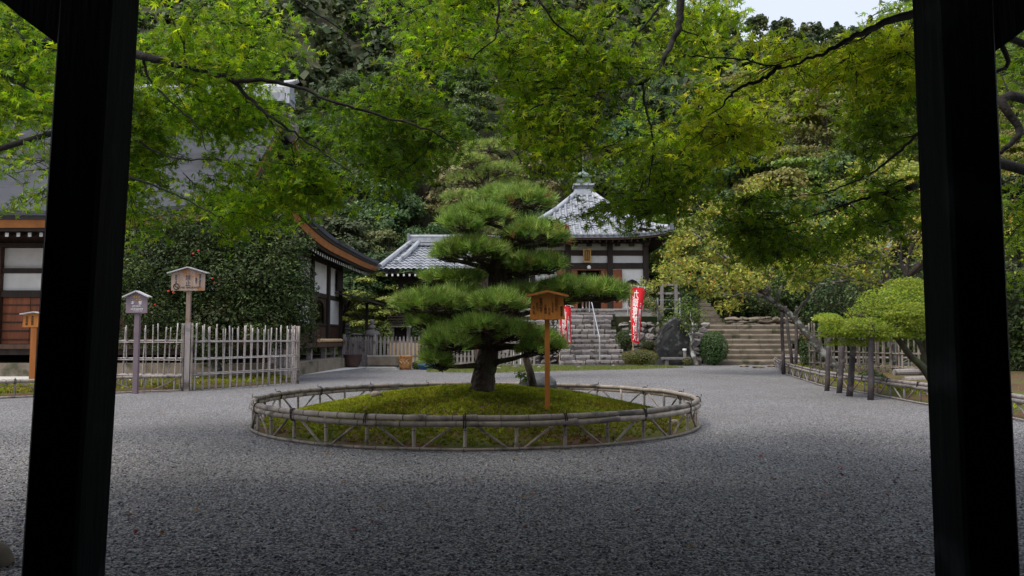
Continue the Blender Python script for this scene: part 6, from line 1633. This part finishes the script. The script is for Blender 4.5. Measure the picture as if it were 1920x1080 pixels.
DM = [(1676, 592, 84, 66, 14.7, 3600), (1602, 624, 58, 34, 14.4, 1900), (1735, 570, 62, 56, 14.9, 2400), (1700, 545, 46, 32, 15.0, 1300), (1645, 588, 40, 28, 14.6, 1100), (1572, 630, 34, 20, 14.4, 800), (1790, 590, 62, 56, 15, 2000), (1690, 612, 56, 34, 14.2, 1500), (1645, 628, 56, 22, 14.2, 1300), (1590, 646, 40, 14, 14.4, 600), (1740, 620, 50, 26, 14.4, 1200), (1552, 620, 20, 14, 14.5, 300), (1705, 590, 50, 30, 14.0, 1300), (1622, 614, 42, 24, 13.9, 1000)]
rs_ = random.Random(12)
for q in range(16):                                    # loose sprays breaking the outline
    a = rs_.uniform(3.3, 5.2); DM.append((1660 + 112 * math.cos(a), 585 - 66 * math.sin(a) * (1 if math.sin(a) > 0 else .8), rs_.uniform(16, 30), rs_.uniform(8, 14), 14.5 + rs_.uniform(-.6, .5), 240))
for k, a in enumerate(DM): dome(*a, 30 + k)
tw = MB(); r_ = random.Random(3)
for k in range(60):
    a = P(r_.uniform(1600, 1730), r_.uniform(590, 630), 14.6); b = P(r_.uniform(1560, 1760), r_.uniform(550, 625), 14.6 + r_.uniform(-.5, .5)); tw.tube([a, a.lerp(b, .5) + Vector((0, 0, .06)), b], [.012, .008, .003], 5, False)
tag(tw.build('twigs', 'mossy_bark', sm), kind='stuff')
# weeping plum with bare lichened twigs by the banner and small tree by the stele
t, tips = garden_tree('plum_tree', 'half bare grey plum tree with pale leaves behind the red banner', (5.35, 33.9, 1.95), (.15, -.1, 1), .95, .085, 3, 12, 'lichen_bark', 4, .09, .085, [(.26, .27, .09), (.34, .33, .13), (.18, .21, .06)], None, .85, 4, .05)
t2, tips = garden_tree('plum_tree', 'leafy plum on the terrace with crooked grey trunk beside the grey frame', (6.55, 33.7, 1.95), (-.25, 0, 1), .9, .10, 3, 18, 'lichen_bark', 8, .11, .10, [(.24, .26, .09), (.30, .30, .11), (.17, .20, .06)], None, .7, 3, .02)
t3, tips = garden_tree('small_tree', 'small leafy tree with pale forked trunk beside the black stele', (P(1306, 640, 31.2).x, 31.2, 0), (-.03, 0, 1), 1.5, .12, 3, 25, 'lichen_bark', 13, .16, .12, [(.10, .17, .04), (.15, .22, .05), (.07, .12, .03)], None, .75, 3, .1)

# ================================================================ wooded hillside
def crown_mesh(name, kind, seed):
    """shared crown meshes, height 1, made of many leaf clumps with gaps"""
    g = np.random.default_rng(seed)
    if kind == 'round':
        nb = 34; d = unit(g.normal(0, 1, (nb, 3)) * [1, 1, .9]); d[:, 2] = np.where(d[:, 2] < -.35, -d[:, 2], d[:, 2]); bc = np.array([0, 0, .58]) + d * [.30, .30, .30] * g.uniform(.45, 1.05, (nb, 1)); br = g.uniform(.085, .15, nb); per, s = 270, .022
    elif kind == 'tall':
        nb = 36; z = g.uniform(.22, .98, nb); a = g.uniform(0, 6.28, nb); rr = .22 * np.sqrt(np.clip((1.02 - z) / .8, 0, 1)) * g.uniform(.5, 1.1, nb); bc = np.column_stack([rr * np.cos(a), rr * np.sin(a), z]); br = g.uniform(.06, .11, nb); per, s = 200, .020
    elif kind == 'conifer':
        nb = 46; z = np.linspace(.15, .97, nb); a = np.arange(nb) * 2.4; rr = .20 * (1.02 - z) * g.uniform(.7, 1.15, nb) / .85; bc = np.column_stack([rr * np.cos(a), rr * np.sin(a), z]); br = .045 + .055 * (1 - z); per, s = 150, .019
    else:   # layered: maples with flat tiers
        nb = 40; z = g.uniform(.35, 1.0, nb); a = g.uniform(0, 6.28, nb); rr = .40 * np.sqrt(np.clip(1.05 - z, 0, 1)) * g.uniform(.4, 1.15, nb); bc = np.column_stack([rr * np.cos(a), rr * np.sin(a), z]); br = g.uniform(.09, .15, nb); per, s = 190, .020
    n = nb * per; B = np.repeat(np.arange(nb), per); d = unit(g.normal(0, 1, (n, 3))); d[:, 2] = np.abs(d[:, 2]) * .9 - .25 * (g.uniform(0, 1, n) > .65)
    fl = .45 if kind == 'layer' else (.6 if kind == 'conifer' else .8)
    pos = bc[B] + d * (br[B] * g.uniform(.55, 1.08, n))[:, None] * [1, 1, fl]; nr = d + [0, 0, .35] + g.normal(0, .5, (n, 3))
    tone = g.uniform(.82, 1.18, nb)[B]
    return pos, nr, s * g.uniform(.6, 1.3, n), tone, g
KINDS = {'evergreen': ('round', [(0.062, 0.096, 0.040), (0.085, 0.124, 0.053), (0.046, 0.074, 0.031), (0.116, 0.147, 0.078)]),
         'laurel': ('round', [(0.046, 0.090, 0.034), (0.070, 0.124, 0.043), (0.109, 0.163, 0.062)]),
         'oak': ('tall', [(0.085, 0.124, 0.043), (0.116, 0.155, 0.054), (0.155, 0.178, 0.078)]),
         'cedar': ('conifer', [(0.034, 0.062, 0.028), (0.050, 0.081, 0.034), (0.070, 0.101, 0.046)]),
         'autumn': ('layer', [(.19, .215, .055), (.23, .235, .06), (.15, .185, .05), (.25, .215, .07)]),
         'maple': ('layer', [(0.186, 0.232, 0.054), (0.240, 0.279, 0.062), (0.132, 0.186, 0.046)]),
         'russet': ('tall', [(.18, .165, .08), (.15, .16, .07), (.21, .175, .09), (.13, .15, .06)])}
PROTO = {}
for i, (k, (shape, cols)) in enumerate(KINDS.items()):
    for v in range(2):
        pos, nr, s, tone, g = crown_mesh(k, shape, 100 + i * 7 + v); n = len(pos)
        c = palette(n, cols, None, .16, g) * tone[:, None]
        root = bpy.data.objects.new('hill_tree', None); COL.objects.link(root)
        o = scatter('crown', CLUMP_V * [1, .7, 1], CLUMP_F, pos, frames(nr, g.uniform(0, 6.28, n)), s * 1.08, c, 'forest', None); o.parent = root
        limbs, _ = limb_tree((0, 0, -.06), (0, 0, 1), .55 if shape != 'conifer' else .9, .018, 1, 40 + i, .5, 5, .3, .002); mb = MB()
        for pts, rr, l in limbs: mb.tube(pts, rr, 6, False)
        tr = mb.build('trunk', 'bark', root, True); PROTO[(k, v)] = (root, o, tr, pos, nr, s, c)
LBL = {'evergreen': 'grey-green round evergreen on the wooded hillside', 'laurel': 'dark glossy round tree on the lower wooded hillside', 'oak': 'olive upright leafy tree on the wooded hillside', 'cedar': 'dark pointed conifer on the wooded hillside',
       'autumn': 'yellowing layered tree on the wooded hillside', 'maple': 'light green layered maple on the wooded hillside', 'russet': 'brownish pink tinged tree on the wooded hillside'}
used = set(); NAMES = {'evergreen': 'evergreen_tree', 'laurel': 'laurel_tree', 'oak': 'oak_tree', 'cedar': 'cedar_tree', 'autumn': 'autumn_tree', 'maple': 'hill_maple', 'russet': 'russet_tree'}
def hill_tree(kind, x, y, h, v=0, label=None, squash=1.0):
    root, o, tr = PROTO[(kind, v)][:3]; z = max(hill_h(x, y), 0)
    if (kind, v) in used:
        root = copy_tree(root)
    used.add((kind, v))
    root.name = NAMES[kind]; root.location = (x, y, z - .1); root.scale = (h * squash, h * squash, h); root.rotation_euler = (0, 0, rnd.uniform(0, 6.28))
    tag(root, label or LBL[kind], 'tree', kind + ' trees on the hillside')
    return root
# singled-out trees the photograph shows
hill_tree('russet', P(895, 300, 50).x, 50, 10.5, 0, 'pinkish brown tree standing out above the layered pine', 1.2)
hill_tree('russet', P(850, 300, 54).x, 54, 9.5, 1, 'smaller pinkish tree left of the brown one above the pine', 1.2)
hill_tree('maple', P(1300, 420, 39.5).x, 39.5, 7.2, 0, 'olive green layered tree just right of the shrine roof', 1.0)
hill_tree('maple', P(1250, 420, 43).x, 43, 8.2, 1, 'green layered tree behind the right corner of the shrine roof', 1.0)
hill_tree('autumn', P(1450, 330, 47).x, 47, 9.0, 0, 'yellow tinged maple glowing on the slope right of the shrine', 1.1)
hill_tree('autumn', P(1520, 260, 52).x, 52, 10, 1, 'orange tinged maple higher up the slope', 1.1)
hill_tree('maple', P(1395, 400, 42).x, 42, 6.5, 0, 'light layered maple above the narrow slab steps', 1.1)
hill_tree('laurel', P(640, 470, 42).x, 42, 6.5, 0, 'dark leafy tree between hall roof and tiled annex', 1.2)
hill_tree('laurel', P(730, 420, 43.5).x, 43.5, 6.5, 1, 'rounded dark tree above the tiled annex roof', 1.2)
hill_tree('maple', P(700, 440, 41.5).x, 41.5, 4.8, 1, 'fresh green bushy tree over the annex ridge', 1.2)
hill_tree('laurel', P(800, 420, 43).x, 43, 6.2, 0, 'dark rounded tree left of the pine top', 1.2)
hill_tree('evergreen', P(1010, 340, 46).x, 46, 7.5, 0, 'grey-green tree right of the pine top', 1.1)
gt = np.random.default_rng(77); placed = [(o.location.x, o.location.y) for o in COL.objects if o.name.split('.')[0] in NAMES.values()]
cnt = 0
for tries in range(5000):
    y = 43 + 38 * gt.uniform(0, 1) ** 1.0; x = gt.uniform(-.78, .82) * y
    dmin = 2.7 + (y - 43) * .035
    if any((x - a) ** 2 + (y - b) ** 2 < dmin ** 2 for a, b in placed): continue
    if hill_h(x, y) < .2: continue
    placed.append((x, y)); a = x / y; u = gt.uniform()
    if a > .22: kind = 'autumn' if u < .22 else 'maple' if u < .5 else 'oak' if u < .7 else 'laurel' if u < .85 else 'russet'
    elif y < 52: kind = 'laurel' if u < .55 else 'oak' if u < .75 else 'cedar' if u < .88 else 'evergreen'
    else: kind = 'evergreen' if u < .4 else 'laurel' if u < .58 else 'cedar' if u < .72 else 'oak' if u < .92 else 'russet'
    hill_tree(kind, x, y, gt.uniform(5.6, 8.8) * (1.15 if kind == 'cedar' else 1), int(gt.integers(0, 2)), None, gt.uniform(.95, 1.25)); cnt += 1
    if cnt > 260: break
for k, pr in PROTO.items():
    if k not in used:
        for q in list(pr[0].children): bpy.data.objects.remove(q)
        bpy.data.objects.remove(pr[0])
print('hill trees', cnt)
# the far wood on the upper slope reads as one mass
acc = [[], [], [], []]; cn = 0; pl2 = []
for tries in range(14000):
    y = 80 + 90 * gt.uniform() ; x = gt.uniform(-.8, .85) * y; dm = 3.5 + (y - 80) * .025
    if any((x - a) ** 2 + (y - b) ** 2 < dm ** 2 for a, b in pl2): continue
    pl2.append((x, y)); kind = ['evergreen', 'evergreen', 'laurel', 'cedar', 'oak', 'evergreen'][int(gt.integers(0, 6))]
    _, _, _, pos, nr, s, c = PROTO[(kind, int(gt.integers(0, 2)))]; h = gt.uniform(5.5, 7.2); nk = 1000 if .14 < x / y < .56 and y > 105 else 220; k = gt.choice(len(pos), nk, replace=False)
    acc[0].append(pos[k] * h * [1.15, 1.15, 1] + [x, y, hill_h(x, y) - .3]); acc[1].append(nr[k]); acc[2].append(s[k] * h * (2.7 if nk > 500 else 5.2)); acc[3].append(c[k] * gt.uniform(.95, 1.45)); cn += 1
    if cn > 520: break
pos, nr, s, c = [np.concatenate(a) for a in acc]
scatter('far_wood', CLUMP_V, CLUMP_F, pos, frames(nr, gt.uniform(0, 6.28, len(pos))), s, c, 'forest', None, 'stuff')

# ================================================================ fallen leaves on the gravel
g = np.random.default_rng(9); FG = 'fallen leaves on the gravel'
spots = [(612, 853), (33, 812), (110, 826), (8, 884), (36, 838), (240, 971), (300, 1003), (280, 927), (366, 960), (1780, 1020), (1545, 770), (1605, 752), (1652, 757), (1460, 716), (1530, 738), (1700, 780), (1350, 735), (1288, 702), (640, 905), (700, 980), (1000, 930), (1200, 960), (1450, 900), (1600, 860), (1380, 820), (420, 800), (300, 770), (1660, 930), (870, 900), (1120, 880), (1420, 705), (1345, 707), (1320, 780)]
gl = np.random.default_rng(5)
spots += [(float(a), float(b)) for a, b in zip(gl.uniform(230, 1730, 46), 700 + 330 * gl.uniform(0, 1, 46) ** 1.6) if not (470 < a < 1320 and 705 < b < 860)]
protos = []
for c in ((.42, .13, .03), (.30, .10, .03), (.45, .30, .06), (.16, .06, .03)):
    me = bpy.data.meshes.new('fallen_leaf'); vv = MAPLE_V * [1, 1, 1.6] if c[0] > .4 else LEAF_V * [1.1, 1, 2.2]; ff = MAPLE_F if c[0] > .4 else LEAF_F
    me.from_pydata([tuple(v) for v in vv], [], ff); me.update(); ca_ = me.color_attributes.new('Col', 'FLOAT_COLOR', 'POINT'); ca_.data.foreach_set('color', np.tile([*c, 1.0], len(vv)).astype(np.float32)); me.materials.append(M['dry_leaf']); protos.append(me)
for i, (px, py) in enumerate(spots):
    p = G(px, py); o = bpy.data.objects.new('fallen_leaf', protos[i % 4]); COL.objects.link(o); o.location = (p.x, p.y, .018); s = rnd.uniform(.03, .05); o.scale = (s, s, s); o.rotation_euler = (rnd.uniform(-.4, .4), rnd.uniform(-.4, .4), rnd.uniform(0, 6.28))
    tag(o, 'small dry fallen leaf lying on the grey gravel', 'leaf', FG)
